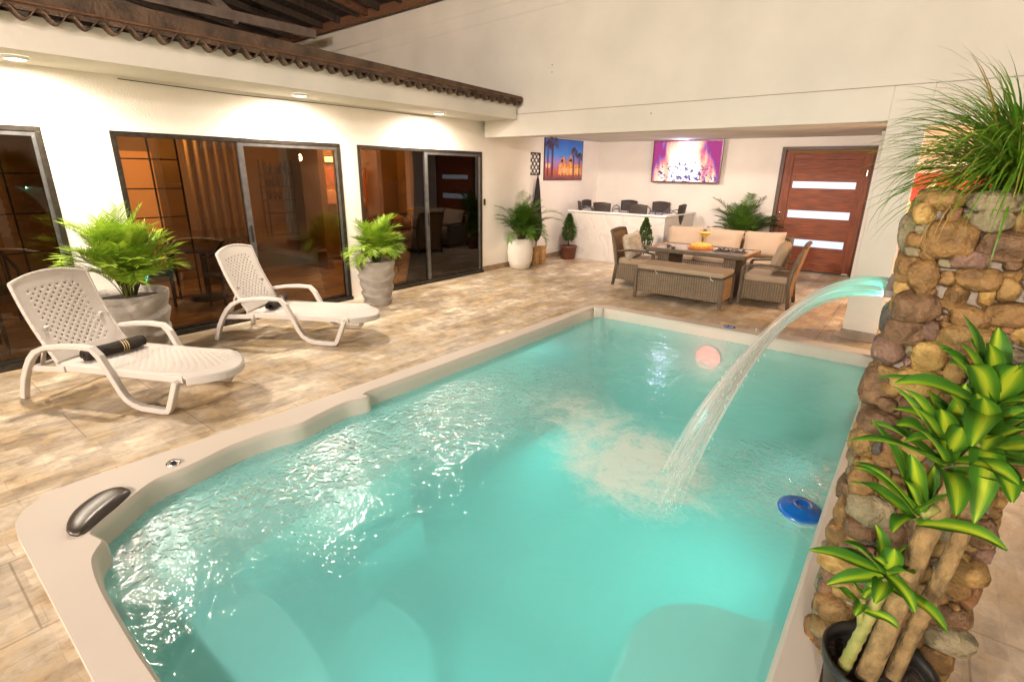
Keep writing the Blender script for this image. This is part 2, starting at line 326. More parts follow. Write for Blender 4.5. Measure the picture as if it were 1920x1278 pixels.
# tinted glass
def glass_mat(name, tint, refl):
    m = bpy.data.materials.new(name); m.use_nodes = True; N, L = nodes(m); N.remove(N['Principled BSDF'])
    t = N.new('ShaderNodeBsdfTransparent'); t.inputs[0].default_value = (*tint, 1)
    g = N.new('ShaderNodeBsdfGlossy'); g.inputs['Roughness'].default_value = 0.01; g.inputs[0].default_value = (0.9, 0.85, 0.8, 1)
    lw = N.new('ShaderNodeFresnel'); lw.inputs[0].default_value = 1.5
    ma = N.new('ShaderNodeMath'); ma.operation = 'ADD'; ma.inputs[1].default_value = refl; L.new(lw.outputs[0], ma.inputs[0])
    mx = N.new('ShaderNodeMixShader'); L.new(ma.outputs[0], mx.inputs[0]); L.new(t.outputs[0], mx.inputs[1]); L.new(g.outputs[0], mx.inputs[2])
    L.new(mx.outputs[0], N['Material Output'].inputs[0]); return m
PANE = glass_mat('tinted_glass', (0.60, 0.47, 0.31), 0.015)
# water
def water_mat():
    m = bpy.data.materials.new('pool_water'); m.use_nodes = True; N, L = nodes(m); N.remove(N['Principled BSDF'])
    g = N.new('ShaderNodeNewGeometry'); P = g.outputs['Position']
    def noise_(sc, det, vec, dist=0, rough=0.5):
        n = N.new('ShaderNodeTexNoise'); n.inputs['Scale'].default_value = sc; n.inputs['Detail'].default_value = det; n.inputs['Distortion'].default_value = dist; n.inputs['Roughness'].default_value = rough
        L.new(vec, n.inputs[0]); return n.outputs[0]
    def math_(op, a, b=None, c=None):
        n = N.new('ShaderNodeMath'); n.operation = op
        for i, v in enumerate((a, b, c)):
            if v is None: continue
            if isinstance(v, (int, float)): n.inputs[i].default_value = v
            else: L.new(v, n.inputs[i])
        return n.outputs[0]
    def blob(cx, cy, rad, sx=1, sy=1, rz=0):
        mp = N.new('ShaderNodeMapping'); mp.vector_type = 'TEXTURE'; mp.inputs['Location'].default_value = (cx, cy, -0.13); mp.inputs['Rotation'].default_value = (0, 0, rz)
        mp.inputs['Scale'].default_value = (rad*sx, rad*sy, 1); L.new(P, mp.inputs[0])
        ln = N.new('ShaderNodeVectorMath'); ln.operation = 'LENGTH'; L.new(mp.outputs[0], ln.inputs[0])
        r = N.new('ShaderNodeMapRange'); r.interpolation_type = 'SMOOTHSTEP'; r.inputs['From Min'].default_value = 1; r.inputs['From Max'].default_value = 0; L.new(ln.outputs['Value'], r.inputs['Value'])
        return r.outputs[0]
    # ripples
    r1 = noise_(4.0, 2, P, 0.6); r2 = noise_(11, 2, P, 1.4); r3 = noise_(27, 2, P, 1.0)
    rough_zone = math_('ADD', math_('MULTIPLY', blob(-3.0, 1.3, 1.5, 1, 1.3), 0.85), math_('MULTIPLY', blob(-2.55, 3.15, 1.15, 0.8, 1.2), 1.3))
    rough_zone = math_('MINIMUM', math_('ADD', rough_zone, blob(-0.4, 3.3, 0.9)), 1.0)
    h = math_('ADD', math_('MULTIPLY', r1, 0.5), math_('MULTIPLY', r2, math_('MULTIPLY_ADD', rough_zone, 0.55, 0.10)))
    h = math_('ADD', h, math_('MULTIPLY', r3, math_('MULTIPLY_ADD', rough_zone, 0.20, 0.035)))
    bp = N.new('ShaderNodeBump'); bp.inputs['Strength'].default_value = 0.8; bp.inputs['Distance'].default_value = 0.032; L.new(h, bp.inputs['Height'])
    # foam where the water blade lands and drifting streaks
    fn = math_('MULTIPLY_ADD', math_('SUBTRACT', math_('MULTIPLY_ADD', noise_(3.2, 5, P, 1.2, 0.6), 0.5, math_('MULTIPLY', noise_(15, 8, P, 1.5, 0.75), 0.5)), 0.5), 1.9, 0.5)
    fz = math_('ADD', math_('MULTIPLY', blob(-1.12, 2.88, 0.85, 1.0, 1.0), 1.2), math_('MULTIPLY', blob(-1.75, 3.3, 1.5, 1.0, 0.6, R(-25)), 1.0))
    fz = math_('ADD', fz, math_('MULTIPLY', blob(-0.35, 3.2, 0.55, 0.6, 1.3), 0.45))
    foam = math_('MULTIPLY', fz, fn)
    rf = ramp(N, [(0.20, (0, 0, 0)), (0.36, (0.22,)*3), (0.52, (0.62,)*3), (0.75, (1,)*3)]); L.new(foam, rf.inputs[0])
    tr = N.new('ShaderNodeBsdfTransparent'); tr.inputs[0].default_value = (0.92, 0.99, 0.97, 1)
    df = N.new('ShaderNodeBsdfDiffuse'); df.inputs[0].default_value = (0.34, 0.95, 0.97, 1)
    fo = N.new('ShaderNodeBsdfDiffuse'); fo.inputs[0].default_value = (0.80, 0.88, 0.80, 1)
    tl = N.new('ShaderNodeBsdfTranslucent'); tl.inputs[0].default_value = (0.30, 0.85, 0.85, 1)
    dt = N.new('ShaderNodeMixShader'); dt.inputs[0].default_value = 0.06; L.new(df.outputs[0], dt.inputs[1]); L.new(tl.outputs[0], dt.inputs[2])
    milk = N.new('ShaderNodeMixShader'); milk.inputs[0].default_value = 0.38; L.new(tr.outputs[0], milk.inputs[1]); L.new(dt.outputs[0], milk.inputs[2])
    mf = N.new('ShaderNodeMixShader'); L.new(math_('MULTIPLY', rf.outputs[0], 0.75), mf.inputs[0]); L.new(milk.outputs[0], mf.inputs[1]); L.new(fo.outputs[0], mf.inputs[2])
    gl = N.new('ShaderNodeBsdfGlossy'); gl.inputs['Roughness'].default_value = 0.03; L.new(bp.outputs[0], gl.inputs['Normal'])
    fr = N.new('ShaderNodeFresnel'); fr.inputs[0].default_value = 1.33; L.new(bp.outputs[0], fr.inputs['Normal'])
    mx = N.new('ShaderNodeMixShader'); L.new(math_('MINIMUM', math_('MULTIPLY', fr.outputs[0], math_('MULTIPLY_ADD', rough_zone, 2.6, 1.3)), math_('MULTIPLY_ADD', rough_zone, 0.14, 0.22)), mx.inputs[0]); L.new(mf.outputs[0], mx.inputs[1]); L.new(gl.outputs[0], mx.inputs[2])
    L.new(mx.outputs[0], N['Material Output'].inputs[0])
    va = N.new('ShaderNodeVolumeAbsorption'); va.inputs[0].default_value = (0.05, 0.80, 0.80, 1); va.inputs[1].default_value = 0.58
    L.new(va.outputs[0], N['Material Output'].inputs[1])
    return m
WATER = water_mat()
def blade_mat():
    m = bpy.data.materials.new('falling_water'); m.use_nodes = True; N, L = nodes(m); N.remove(N['Principled BSDF'])
    tc = N.new('ShaderNodeTexCoord'); mp = N.new('ShaderNodeMapping'); mp.inputs['Scale'].default_value = (22, 1.3, 1); L.new(tc.outputs['UV'], mp.inputs[0])
    n = N.new('ShaderNodeTexNoise'); n.inputs['Scale'].default_value = 1.0; n.inputs['Detail'].default_value = 5; L.new(mp.outputs[0], n.inputs[0])
    r = ramp(N, [(0.32, (0.28,)*3), (0.50, (0.55,)*3), (0.66, (0.90,)*3)]); L.new(n.outputs[0], r.inputs[0])
    sp = N.new('ShaderNodeSeparateXYZ'); L.new(tc.outputs['UV'], sp.inputs[0])
    rc = ramp(N, [(0.0, (0.62, 0.94, 0.86)), (0.12, (0.80, 0.92, 0.88)), (0.26, (0.92, 0.90, 0.88))]); L.new(sp.outputs[1], rc.inputs[0])  # cyan lamp light near the spout painted into the water colour
    ra = ramp(N, [(0.0, (0.95,)*3), (0.62, (0.9,)*3), (1.0, (0.22,)*3)]); L.new(sp.outputs[1], ra.inputs[0])
    mu = N.new('ShaderNodeMath'); mu.operation = 'MULTIPLY'; L.new(r.outputs[0], mu.inputs[0]); L.new(ra.outputs[0], mu.inputs[1])
    tr = N.new('ShaderNodeBsdfTransparent'); df = N.new('ShaderNodeBsdfDiffuse'); tl = N.new('ShaderNodeBsdfTranslucent'); gl = N.new('ShaderNodeBsdfGlossy'); gl.inputs['Roughness'].default_value = 0.15
    L.new(rc.outputs[0], df.inputs[0]); L.new(rc.outputs[0], tl.inputs[0])
    m1 = N.new('ShaderNodeMixShader'); m1.inputs[0].default_value = 0.5; L.new(df.outputs[0], m1.inputs[1]); L.new(tl.outputs[0], m1.inputs[2])
    m2 = N.new('ShaderNodeMixShader'); m2.inputs[0].default_value = 0.12; L.new(m1.outputs[0], m2.inputs[1]); L.new(gl.outputs[0], m2.inputs[2])
    m3 = N.new('ShaderNodeMixShader'); L.new(mu.outputs[0], m3.inputs[0]); L.new(tr.outputs[0], m3.inputs[1]); L.new(m2.outputs[0], m3.inputs[2])
    L.new(m3.outputs[0], N['Material Output'].inputs[0]); return m
BLADE = blade_mat()

# ============================================================ SETTING
# ---- pool outline (world metres)
OUT = [(-3.28, 0.195), (-3.37, 0.205), (-3.45, 0.235), (-3.515, 0.285), (-3.56, 0.34), (-3.59, 0.41), (-3.60, 0.48), (-3.60, 0.56), (-3.56, 1.67), (-3.46, 5.62), (-3.44, 6.20), (-3.40, 6.31), (-3.28, 6.38), (-3.02, 6.40), (-0.12, 6.49), (0.0, 6.44), (0.03, 6.3), (0.04, 0.4), (0.0, 0.22), (-0.2, 0.17)]
INN = [(-2.99, 0.42), (-3.05, 0.47), (-3.10, 0.54), (-3.16, 0.62), (-3.235, 0.72), (-3.285, 0.83), (-3.29, 0.97), (-3.315, 1.12), (-3.345, 1.27), (-3.34, 1.52), (-3.285, 1.72), (-3.31, 1.88), (-3.335, 2.05), (-3.34, 2.18), (-3.30, 2.32), (-3.31, 2.355), (-3.38, 2.40), (-3.365, 2.99), (-3.335, 4.72), (-3.345, 6.02), (-3.32, 6.15), (-3.22, 6.22), (-3.0, 6.23), (-0.25, 6.28), (-0.13, 6.24), (-0.09, 6.1), (-0.10, 3.41), (-0.10, 0.6), (-0.15, 0.45), (-0.3, 0.34), (-1.86, 0.32), (-2.08, 0.32), (-2.43, 0.33), (-2.63, 0.345), (-2.77, 0.37), (-2.84, 0.41), (-2.89, 0.44)]
def catmull(pts, k=3):
    n = len(pts); out = []
    for i in range(n):
        p0, p1, p2, p3 = [Vector((*pts[(i+j-1) % n], 0)) for j in range(4)]
        for t in range(k):
            t = t/k
            q = 0.5*((2*p1)+(-p0+p2)*t+(2*p0-5*p1+4*p2-p3)*t*t+(-p0+3*p1-3*p2+p3)*t**3)
            out.append((q.x, q.y))
    return out
INNS = catmull(INN, 3)
def ngon_fill(outer, holes, z):
    """triangulated plane with holes"""
    from mathutils.geometry import tessellate_polygon
    loops = [[Vector((p[0], p[1], 0)) for p in outer]]+[[Vector((p[0], p[1], 0)) for p in h] for h in holes]
    tri = tessellate_polygon(loops); vs = [(v.x, v.y, z) for l_ in loops for v in l_]
    fs = []
    for t in tri:
        a, b_, c = [Vector(vs[i]) for i in t]
        n_ = (b_-a).cross(c-a).z
        if abs(n_) < 1e-9: continue
        fs.append(tuple(t) if n_ > 0 else tuple(reversed(t)))
    return vs, fs
shr = [((p[0]+1.75)*0.985-1.75, (p[1]-3.33)*0.99+3.33) for p in OUT]
mb = MB(); vs, fs = ngon_fill([(-60, -60), (60, -60), (60, 60), (-60, 60)], [shr], 0.0); mb.add(vs, fs)
tag(mb.build('floor', FLOOR), kind='structure')
# ---- swimming pool shell
pool = empty('swimming_pool', (-1.75, 3.3, 0), 0, 'long cream acrylic swim spa sunk in the tiled courtyard floor, wavy left rim', 'swimming pool')
mb = MB(); vs, fs = ngon_fill(OUT, [INNS], 0.045); mb.add(vs, fs)
n = len(OUT)
mb.add([(p[0], p[1], 0.045) for p in OUT]+[(p[0], p[1], -0.02) for p in OUT], [(i, n+i, n+(i+1) % n, (i+1) % n) for i in range(n)])
n = len(INNS); b0 = len(mb.v)
cx, cy = -1.75, 3.3
rings = [(0.0, 0.045), (0.015, 0.030), (0.022, 0.0), (0.03, -0.25), (0.05, -0.6), (0.10, -1.15), (0.2, -1.25)]
vs = []
for (ins, z) in rings:
    for i, p in enumerate(INNS):
        a = Vector(INNS[(i-1) % n]); c = Vector(INNS[(i+1) % n]); t = (c-a).normalized(); nn = Vector((t.y, -t.x))
        nn = -nn
        if (Vector((cx, cy))-Vector(p)).dot(nn) < 0 and abs(z) < 0.01: pass
        q = Vector(p)+nn*ins; vs.append((q.x, q.y, z))
# orientation test
area = sum(INNS[i][0]*INNS[(i+1) % n][1]-INNS[(i+1) % n][0]*INNS[i][1] for i in range(n))
if area < 0:
    vs = []
    for (ins, z) in rings:
        for i, p in enumerate(INNS):
            a = Vector(INNS[(i-1) % n]); c = Vector(INNS[(i+1) % n]); t = (c-a).normalized(); nn = Vector((t.y, -t.x)); q = Vector(p)+nn*ins; vs.append((q.x, q.y, z))
fs = [(k*n+i, k*n+(i+1) % n, (k+1)*n+(i+1) % n, (k+1)*n+i) for k in range(len(rings)-1) for i in range(n)]
mb.add(vs, fs, smooth=True)
mb.build('rim', ACRYL, pool, world=True)
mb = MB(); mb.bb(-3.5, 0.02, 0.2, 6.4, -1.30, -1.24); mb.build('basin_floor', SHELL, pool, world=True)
def inset(poly, d):
    n_ = len(poly); ar = sum(poly[i][0]*poly[(i+1) % n_][1]-poly[(i+1) % n_][0]*poly[i][1] for i in range(n_)); sg = 1 if ar > 0 else -1; out = []
    for i in range(n_):
        t = (Vector(poly[(i+1) % n_])-Vector(poly[(i-1) % n_])).normalized(); out.append((poly[i][0]-t.y*d*sg, poly[i][1]+t.x*d*sg))
    return out if ar > 0 else out[::-1]
def loft_bench(name, poly, z, bot=-1.26):
    sm_ = catmull(poly, 5)
    ar = sum(sm_[i][0]*sm_[(i+1) % len(sm_)][1]-sm_[(i+1) % len(sm_)][0]*sm_[i][1] for i in range(len(sm_)))
    if ar < 0: sm_ = sm_[::-1]
    m_ = len(sm_); mb = MB(); vs = []
    for d, zz in ((0.0, bot), (0.0, z-0.09), (0.012, z-0.035), (0.045, z)):
        for p in inset(sm_, d): vs.append((p[0], p[1], zz))
    fs = [(k*m_+i, k*m_+(i+1) % m_, (k+1)*m_+(i+1) % m_, (k+1)*m_+i) for k in range(3) for i in range(m_)]
    mb.add(vs, fs, smooth=True); v2, f2 = ngon_fill([(v[0], v[1]) for v in vs[-m_:]], [], z); mb.add(v2, f2)
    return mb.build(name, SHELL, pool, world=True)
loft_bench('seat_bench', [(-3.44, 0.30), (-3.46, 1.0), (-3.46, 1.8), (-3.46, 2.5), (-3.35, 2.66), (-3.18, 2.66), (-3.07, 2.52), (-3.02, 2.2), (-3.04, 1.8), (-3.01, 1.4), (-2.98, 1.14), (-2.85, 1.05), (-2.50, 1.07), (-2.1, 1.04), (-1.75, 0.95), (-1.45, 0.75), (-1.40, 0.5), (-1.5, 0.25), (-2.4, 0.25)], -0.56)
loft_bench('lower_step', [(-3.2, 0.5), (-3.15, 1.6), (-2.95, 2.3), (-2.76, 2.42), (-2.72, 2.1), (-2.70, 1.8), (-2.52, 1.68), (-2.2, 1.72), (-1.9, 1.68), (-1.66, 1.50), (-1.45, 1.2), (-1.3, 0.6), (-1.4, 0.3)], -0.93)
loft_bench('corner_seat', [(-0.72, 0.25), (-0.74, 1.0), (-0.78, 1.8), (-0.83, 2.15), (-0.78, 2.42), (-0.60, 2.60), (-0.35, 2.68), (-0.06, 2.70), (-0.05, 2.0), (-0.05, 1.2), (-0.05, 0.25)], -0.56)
for (x, y, z, axis) in [(-3.32, 0.85, -0.33, 'x'), (-3.30, 1.62, -0.33, 'x'), (-3.30, 2.18, -0.33, 'x'), (-2.75, 0.42, -0.30, 'y'), (-1.38, 6.20, -0.28, 'y'), (-0.14, 4.66, -0.28, 'x'), (-0.14, 5.3, -0.28, 'x')]:
    mb = MB(); prof = [(0.0, 0.012), (0.018, 0.016), (0.022, 0.006), (0.036, 0.010), (0.042, 0.0), (0.042, -0.01)]
    mb.lathe(prof, (0, 0, 0), 20)
    M = Euler((0, R(90) if x < -1.7 else R(-90), 0)).to_matrix() if axis == 'x' else Euler((R(90) if y > 3 else R(-90), 0, 0)).to_matrix()
    mb.v = [M @ v+Vector((x, y, z)) for v in mb.v]
    mb.build('jet_nozzle', RUBBER, pool, world=True)
# headrest: curved black rubber cushion draped over the rim
hp = [(-3.02, 0.335, 0.068), (-3.13, 0.355, 0.072), (-3.235, 0.41, 0.072), (-3.30, 0.49, 0.072), (-3.34, 0.57, 0.072), (-3.325, 0.665, 0.068)]
ho = [(-2.995, 0.395, 0.060), (-3.045, 0.445, 0.064), (-3.095, 0.50, 0.064), (-3.135, 0.56, 0.064), (-3.185, 0.62, 0.064), (-3.245, 0.69, 0.060)]
mb = MB()
A = [Vector(p) for p in hp]; B = [Vector(p) for p in ho]; vs = []
for i in range(6):
    a, b_ = A[i], B[i]; w = (b_-a); e = 0.35 if i in (0, 5) else 1
    th = 0.015*e
    vs += [a+Vector((0, 0, -0.02)), a+Vector((0, 0, th*0.5)), a+w*0.35+Vector((0, 0, th)), a+w*0.62+Vector((0, 0, th*0.55)), a+w*0.85+Vector((0, 0, th*1.15)), b_+w*0.02+Vector((0, 0, th*0.2)), b_+w*0.10+Vector((0, 0, -0.03)), b_+w*0.12+Vector((0, 0, -0.06)), b_-w*0.1+Vector((0, 0, -0.06))]
fs = [(i*9+k, (i+1)*9+k, (i+1)*9+(k+1) % 9, i*9+(k+1) % 9) for i in range(5) for k in range(9)]+[tuple(range(9)), tuple(45+k for k in range(8, -1, -1))]
mb.add(vs, fs, smooth=True); mb.build('headrest', RUBBER, pool, sub=1, world=True)
mb = MB(); mb.lathe([(0.0, 0.022), (0.018, 0.022), (0.022, 0.014), (0.032, 0.016), (0.040, 0.008), (0.042, 0)], (-3.385, 0.945, 0.045), 24); mb.build('air_valve', CHROME, pool, world=True)
# blue oval maker's badge on the far rim: ring and short letters in pale relief
mb = MB(); mb.lathe([(0.0, 0.006), (0.070, 0.006), (0.074, 0.0)], (0, 0, 0), 32); mb.v = [Vector((v.x, v.y*0.62, v.z)) for v in mb.v]
mb.v = [v+Vector((-1.60, 6.395, 0.046)) for v in mb.v]; bdg = mb.build('badge', BLUEP, pool, world=True)
mb = MB()
def seg_text(mb, strokes, ox, oy, s, z):
    for (x0, y0, x1, y1) in strokes: mb.bar((ox+x0*s, oy+y0*s, z), (ox+x1*s, oy+y1*s, z), 0.0045, 0.002)
mb.lathe([(0.011, 0.0), (0.017, 0.001), (0.018, 0.0)], (-1.638, 6.395, 0.0535), 20)
seg_text(mb, [(0, 1, 1, 1), (1, 1, 1, 0.55), (0.1, 0.5, 1, 0.5), (1, 0.5, 1, 0), (0, 0, 1, 0)], -1.606, 6.384, 0.018, 0.054)
seg_text(mb, [(1, 1, 0, 1), (0, 1, 0, 0.5), (0, 0.5, 1, 0.5), (1, 0.5, 1, 0), (1, 0, 0, 0)], -1.576, 6.384, 0.018, 0.054)
mb.v = [v-Vector((0, 0, 0)) for v in mb.v]
o = mb.build('badge_lettering', WHITEP, pool, world=True)
mb = MB(); mb.lathe([(0.0, 0.0), (0.13, 0.0), (0.15, 0.012)], (0, 0, 0), 24); M = Euler((R(90), 0, 0)).to_matrix(); mb.v = [M @ v+Vector((-1.75, 6.215, -0.33)) for v in mb.v]
mb.build('underwater_lamp', mat('lamp_lens', (0.60, 0.16, 0.14), 0.5, emit=((1.0, 0.34, 0.28), 0.75), var=0.5, scale=25), pool, world=True)
# ---- water body
WZ = -0.085
n = len(INNS); vs = [((p[0]+1.75)*1.012-1.75, (p[1]-3.3)*1.006+3.3) for p in INNS]
if area < 0: vs = vs[::-1]
mb = MB(); mb.prism(vs, -1.40, WZ)
wat = mb.build('water', WATER); tag(wat, kind='structure')
# water_blade
bl = empty('water_blade', (-0.05, 2.28, 1.43), 0, 'curved sheet of falling water shooting from the stone pillar into the pool', 'water jet')
mb = MB()
def jetfn(u, v, k=0.0, dz=0.0):
    s_ = v**0.75; drop = 1.60*s_**1.9; d = math.sqrt(drop/2.15)
    y0 = 2.08+u*0.36; y1 = 2.82+(u-0.5)*0.30+k
    y = y0+(y1-y0)*min(1, v*0.9)**0.8
    pinch = 0.6*math.sin(PI*min(1, v*1.1))
    yc = (2.26+(2.82-2.26)*v**0.8)
    y = yc+(y-yc)*(1-0.12*math.sin(PI*min(1, v)**0.9))+0*pinch
    edge = 0.05*math.sin(9*v+u*14)*v
    return Vector((-0.06-d*(1+0.16*(u-0.5)*v)-edge*0.3, y+edge*0.4, 1.435-drop+dz+0.015*math.sin(u*11+v*3)))
mb.grid(lambda u, v: jetfn(u, v), 30, 48, uv=True)
mb.grid(lambda u, v: jetfn(u*0.9+0.05, v, 0.02, -0.022), 30, 48, uv=True)
mb.grid(lambda u, v: jetfn(u, v, -0.02, 0)+Vector((-0.055*v+0.01*math.sin(u*17), 0.02*math.sin(v*7), 0)), 30, 48, uv=True)
mb.grid(lambda u, v: jetfn(u, v, 0.05, 0)+Vector((0.045*v+0.012*math.sin(u*13+2), 0.03*v, 0)), 30, 48, uv=True)
mb.build('water_sheet', BLADE, bl, world=True)
mb = MB(); rnd = random.Random(3)
for i in range(420):
    v = 0.35+0.65*rnd.random()**0.7; p = jetfn(rnd.random()*1.5-0.25, v)+Vector((rnd.gauss(0, 0.035), rnd.gauss(0, 0.04), rnd.gauss(0, 0.03)))
    if p.z < WZ: p.z = WZ+abs(rnd.gauss(0, 0.03))
    r_ = rnd.uniform(0.0015, 0.004); mb.ball(p, (r_, r_, r_*2.2), seg=6, rings=4)
tag(mb.build('spray', BLADE, bl, world=True), kind='stuff')
# floating chlorine dispenser
fl = empty('pool_float', (-0.23, 3.12, WZ), 0, 'round blue and white dispenser floating near the right rim of the pool', 'pool float')
mb = MB(); mb.lathe([(0.0, 0.035), (0.03, 0.036), (0.035, 0.05), (0.055, 0.052), (0.062, 0.034), (0.10, 0.028), (0.122, 0.012), (0.124, 0.0)], n=36); mb.build('lid', BLUEP, fl)
mb = MB(); mb.lathe([(0.124, 0.0), (0.122, -0.02), (0.10, -0.035), (0.05, -0.05), (0.05, -0.14), (0.0, -0.14)], n=36); mb.build('body', WHITEP, fl)
fl.rotation_euler = (R(6), R(4), 0)

# ---- left house
house = empty('house', (-6.38, 3, 0), 0, 'white plastered house wing with three dark sliding glass doors along the left side', 'house')
HX = -6.38
mb = MB()
segs = [(-6.0, -3.6), (-3.6, -1.2)]
def wall_piece(y0, y1, z0=0.0, z1=2.80): mb.bb(HX-0.18, HX, y0, y1, z0, z1)
wall_piece(-9.0, -3.9); wall_piece(-1.5, -1.2); wall_piece(1.33, 1.84); wall_piece(4.41, 4.69); wall_piece(7.31, 8.78)
for y0, y1 in ((-3.9, -1.5), (-1.2, 1.33), (1.84, 4.41), (4.69, 7.31)): wall_piece(y0, y1, 2.13, 2.80)
mb.bb(HX-0.24, HX-0.05, 8.78, 11.65, 0, 2.7)
# interior shell
mb.build('wall', PLASTER, house, world=True)
INT = mat('inner_wall', (0.38, 0.28, 0.16), 0.8, var=0.15, scale=2)
mb = MB(); mb.bb(-9.72, -9.6, -6, 8.9, 0, 2.8); mb.bb(-9.6, HX-0.24, 8.1, 8.2, 0, 2.8); mb.bb(-9.6, HX-0.18, -4.1, -4.0, 0, 2.8)
mb.bb(-9.6, -8.7, 5.55, 5.67, 0, 2.8); mb.bb(-9.6, -8.9, 2.30, 2.40, 0, 2.8)
mb.build('inner_wall', INT, house, world=True)
mb = MB(); mb.bb(-9.72, HX-0.18, -6, 8.9, 2.70, 2.78); mb.build('inner_ceiling', INT, house, world=True)
mb = MB(); mb.bb(HX-0.02, -5.56, -9, 7.25, 2.625, 2.68); mb.build('soffit', PLASTER2, house, world=True)
mb = MB(); mb.bb(-5.64, -5.555, -9, 7.22, 2.615, 2.86); mb.build('fascia', PLASTER2, house, world=True)
# corrugated sheets
mb = MB(); P_ = 0.186
def corr(u, v):
    y = -3+u*10.25; x = -5.445-v*1.9; z = 2.862-v*0.06+0.040*math.cos(2*PI*y/P_)
    return Vector((x, y, z))
mb.grid(corr, 700, 3); mb.build('corrugated_roof', DARKTIN, house, solid=0.008, world=True)
mb = MB()
mb.add([(-5.455, -3, 2.868), (-5.455, 7.24, 2.868), (-5.455, 7.24, 2.945), (-5.455, -3, 3.16), (-5.62, -3, 2.90), (-5.62, 7.24, 2.885), (-5.62, 7.24, 2.945), (-5.62, -3, 3.16)], [(0, 1, 2, 3), (7, 6, 5, 4), (3, 2, 6, 7), (4, 5, 1, 0), (0, 3, 7, 4), (1, 5, 6, 2)])
mb.build('ridge_board', DARKTIN, house, world=True)
mb = MB(); mb.bb(-5.45, -5.435, -3, 7.24, 2.912, 2.925); mb.build('batten', RUST, house, world=True)
mb = MB(); mb.bb(HX-0.002, HX+0.014, 7.33, 8.78, 0, 0.10); mb.bb(HX-0.052, HX-0.036, 8.79, 10.2, 0, 0.10); mb.build('baseboard', mat('base_tile', (0.30, 0.21, 0.13), 0.5, var=0.3, scale=5), house, world=True)
def sliding_door(y0, y1, ym):
    mb = MB(); x0, x1 = HX-0.10, HX+0.012
    mb.bb(x0, x1, y0, y1, 2.085, 2.13); mb.bb(x0, x1, y0, y0+0.045, 0.05, 2.085); mb.bb(x0, x1, y1-0.045, y1, 0.05, 2.085); mb.bb(x0-0.002, x1+0.03, y0, y1, 0.0, 0.05)
    mb.bb(x0+0.02, x1-0.03, y0+0.045, y1-0.045, 0.05, 0.085)
    f = mb.build('sliding_door', BRONZE, house, bevel=0.003, world=True)
    mb = MB(); mb.bb(HX-0.05, HX+0.006, ym-0.03, ym+0.035, 0.06, 2.085); mb.bb(HX-0.05, HX+0.004, ym+0.035, y1-0.045, 2.045, 2.085)
    mb.bb(HX-0.05, HX+0.004, y1-0.075, y1-0.046, 0.06, 2.045)
    for q in mb.v: q -= Vector((0, 0, 0))
    o = mb.build('sash', SILVER, house, bevel=0.003, world=True); o.parent = f; o.location = (0, 0, 0)
    mb = MB(); mb.bb(HX-0.032, HX-0.026, y0+0.045, ym-0.03, 0.085, 2.085); mb.bb(HX-0.022, HX-0.016, ym+0.035, y1-0.075, 0.085, 2.045)
    o = mb.build('pane', PANE, house, world=True); o.parent = f
    mb = MB(); mb.bb(HX+0.006, HX+0.02, ym-0.008, ym+0.012, 0.95, 1.15)
    o = mb.build('handle', BRONZE, house, bevel=0.003, world=True); o.parent = f
sliding_door(-3.9, -1.5, -2.7); sliding_door(-1.2, 1.33, 0.05); sliding_door(1.84, 4.41, 3.08); sliding_door(4.69, 7.31, 5.97)
mb = MB(); mb.bb(HX+0.0, HX+0.012, 7.355, 7.40, 1.22, 1.33); mb.build('switch', BRONZE, house, bevel=0.003, world=True)
# wiring along the top of the wall
mb = MB()
mb.tube([(HX+0.008, 2.0, 2.60), (HX+0.008, 3.1, 2.585), (HX+0.010, 4.3, 2.60), (HX+0.008, 6.2, 2.605)], 0.004, 6); mb.build('wire', RUBBER, house, world=True)
# downlights
LENS = mat('lamp_glow', (1, 0.9, 0.7), 0.5, emit=((1.0, 0.85, 0.65), 22))
for i, y in enumerate(DOWN_Y):
    t = empty('ceiling_light', (-5.98, y, 2.60), 0, ['round recessed light in the eave soffit above the left lounger', 'round recessed light in the eave soffit above the middle glass door', 'round recessed light in the eave soffit above the right glass door'][i], 'light', 'recessed lights along the eave soffit')
    mb = MB(); mb.lathe([(0.070, 0.0), (0.085, 0.004), (0.088, 0.024)], n=28); mb.build('trim_ring', WHITEP, t)
    mb = MB(); mb.lathe([(0.0, 0.018), (0.070, 0.018)], n=28); mb.build('lens', LENS, t)

# ---- gable building: beam, tall wall, alcove ceiling, column
gable = empty('gable_wall', (-3, 7.2, 0), 0, 'tall cream plastered end wall over a wide beam and open alcove', 'wall')
def fy(x): return 7.30-(x+6.38)*(0.30/6.38)
mb = MB()
def slab(x0, x1, z0, z1, d=0.30, off=0.0, mb_=None):
    (mb_ or mb).add([(x0, fy(x0)+off, z0), (x1, fy(x1)+off, z0), (x1, fy(x1)+d, z0), (x0, fy(x0)+d, z0), (x0, fy(x0)+off, z1), (x1, fy(x1)+off, z1), (x1, fy(x1)+d, z1), (x0, fy(x0)+d, z1)], [(0, 3, 2, 1), (4, 5, 6, 7), (0, 1, 5, 4), (1, 2, 6, 5), (2, 3, 7, 6), (3, 0, 4, 7)])
slab(-14, 6, 2.70, 9.0, 0.30, 0.012)
mb.build('upper_wall', PLASTER2, gable, world=True)
mb = MB(); slab(-6.30, -0.50, 2.36, 2.695); slab(-0.50, -0.165, 2.30, 2.695, 0.33); slab(-0.165, 4, 2.30, 2.695)
mb.build('beam', PLASTER2, gable, bevel=0.006, world=True)
mb = MB(); slab(-5.56, -0.35, 2.695, 2.6995, 0.3, 0.006); mb.build('joint_line', RUST, gable, world=True)
mb = MB(); slab(-0.50, -0.165, 0.0, 2.30, 0.33); mb.build('column', PLASTER2, gable, bevel=0.008, world=True)
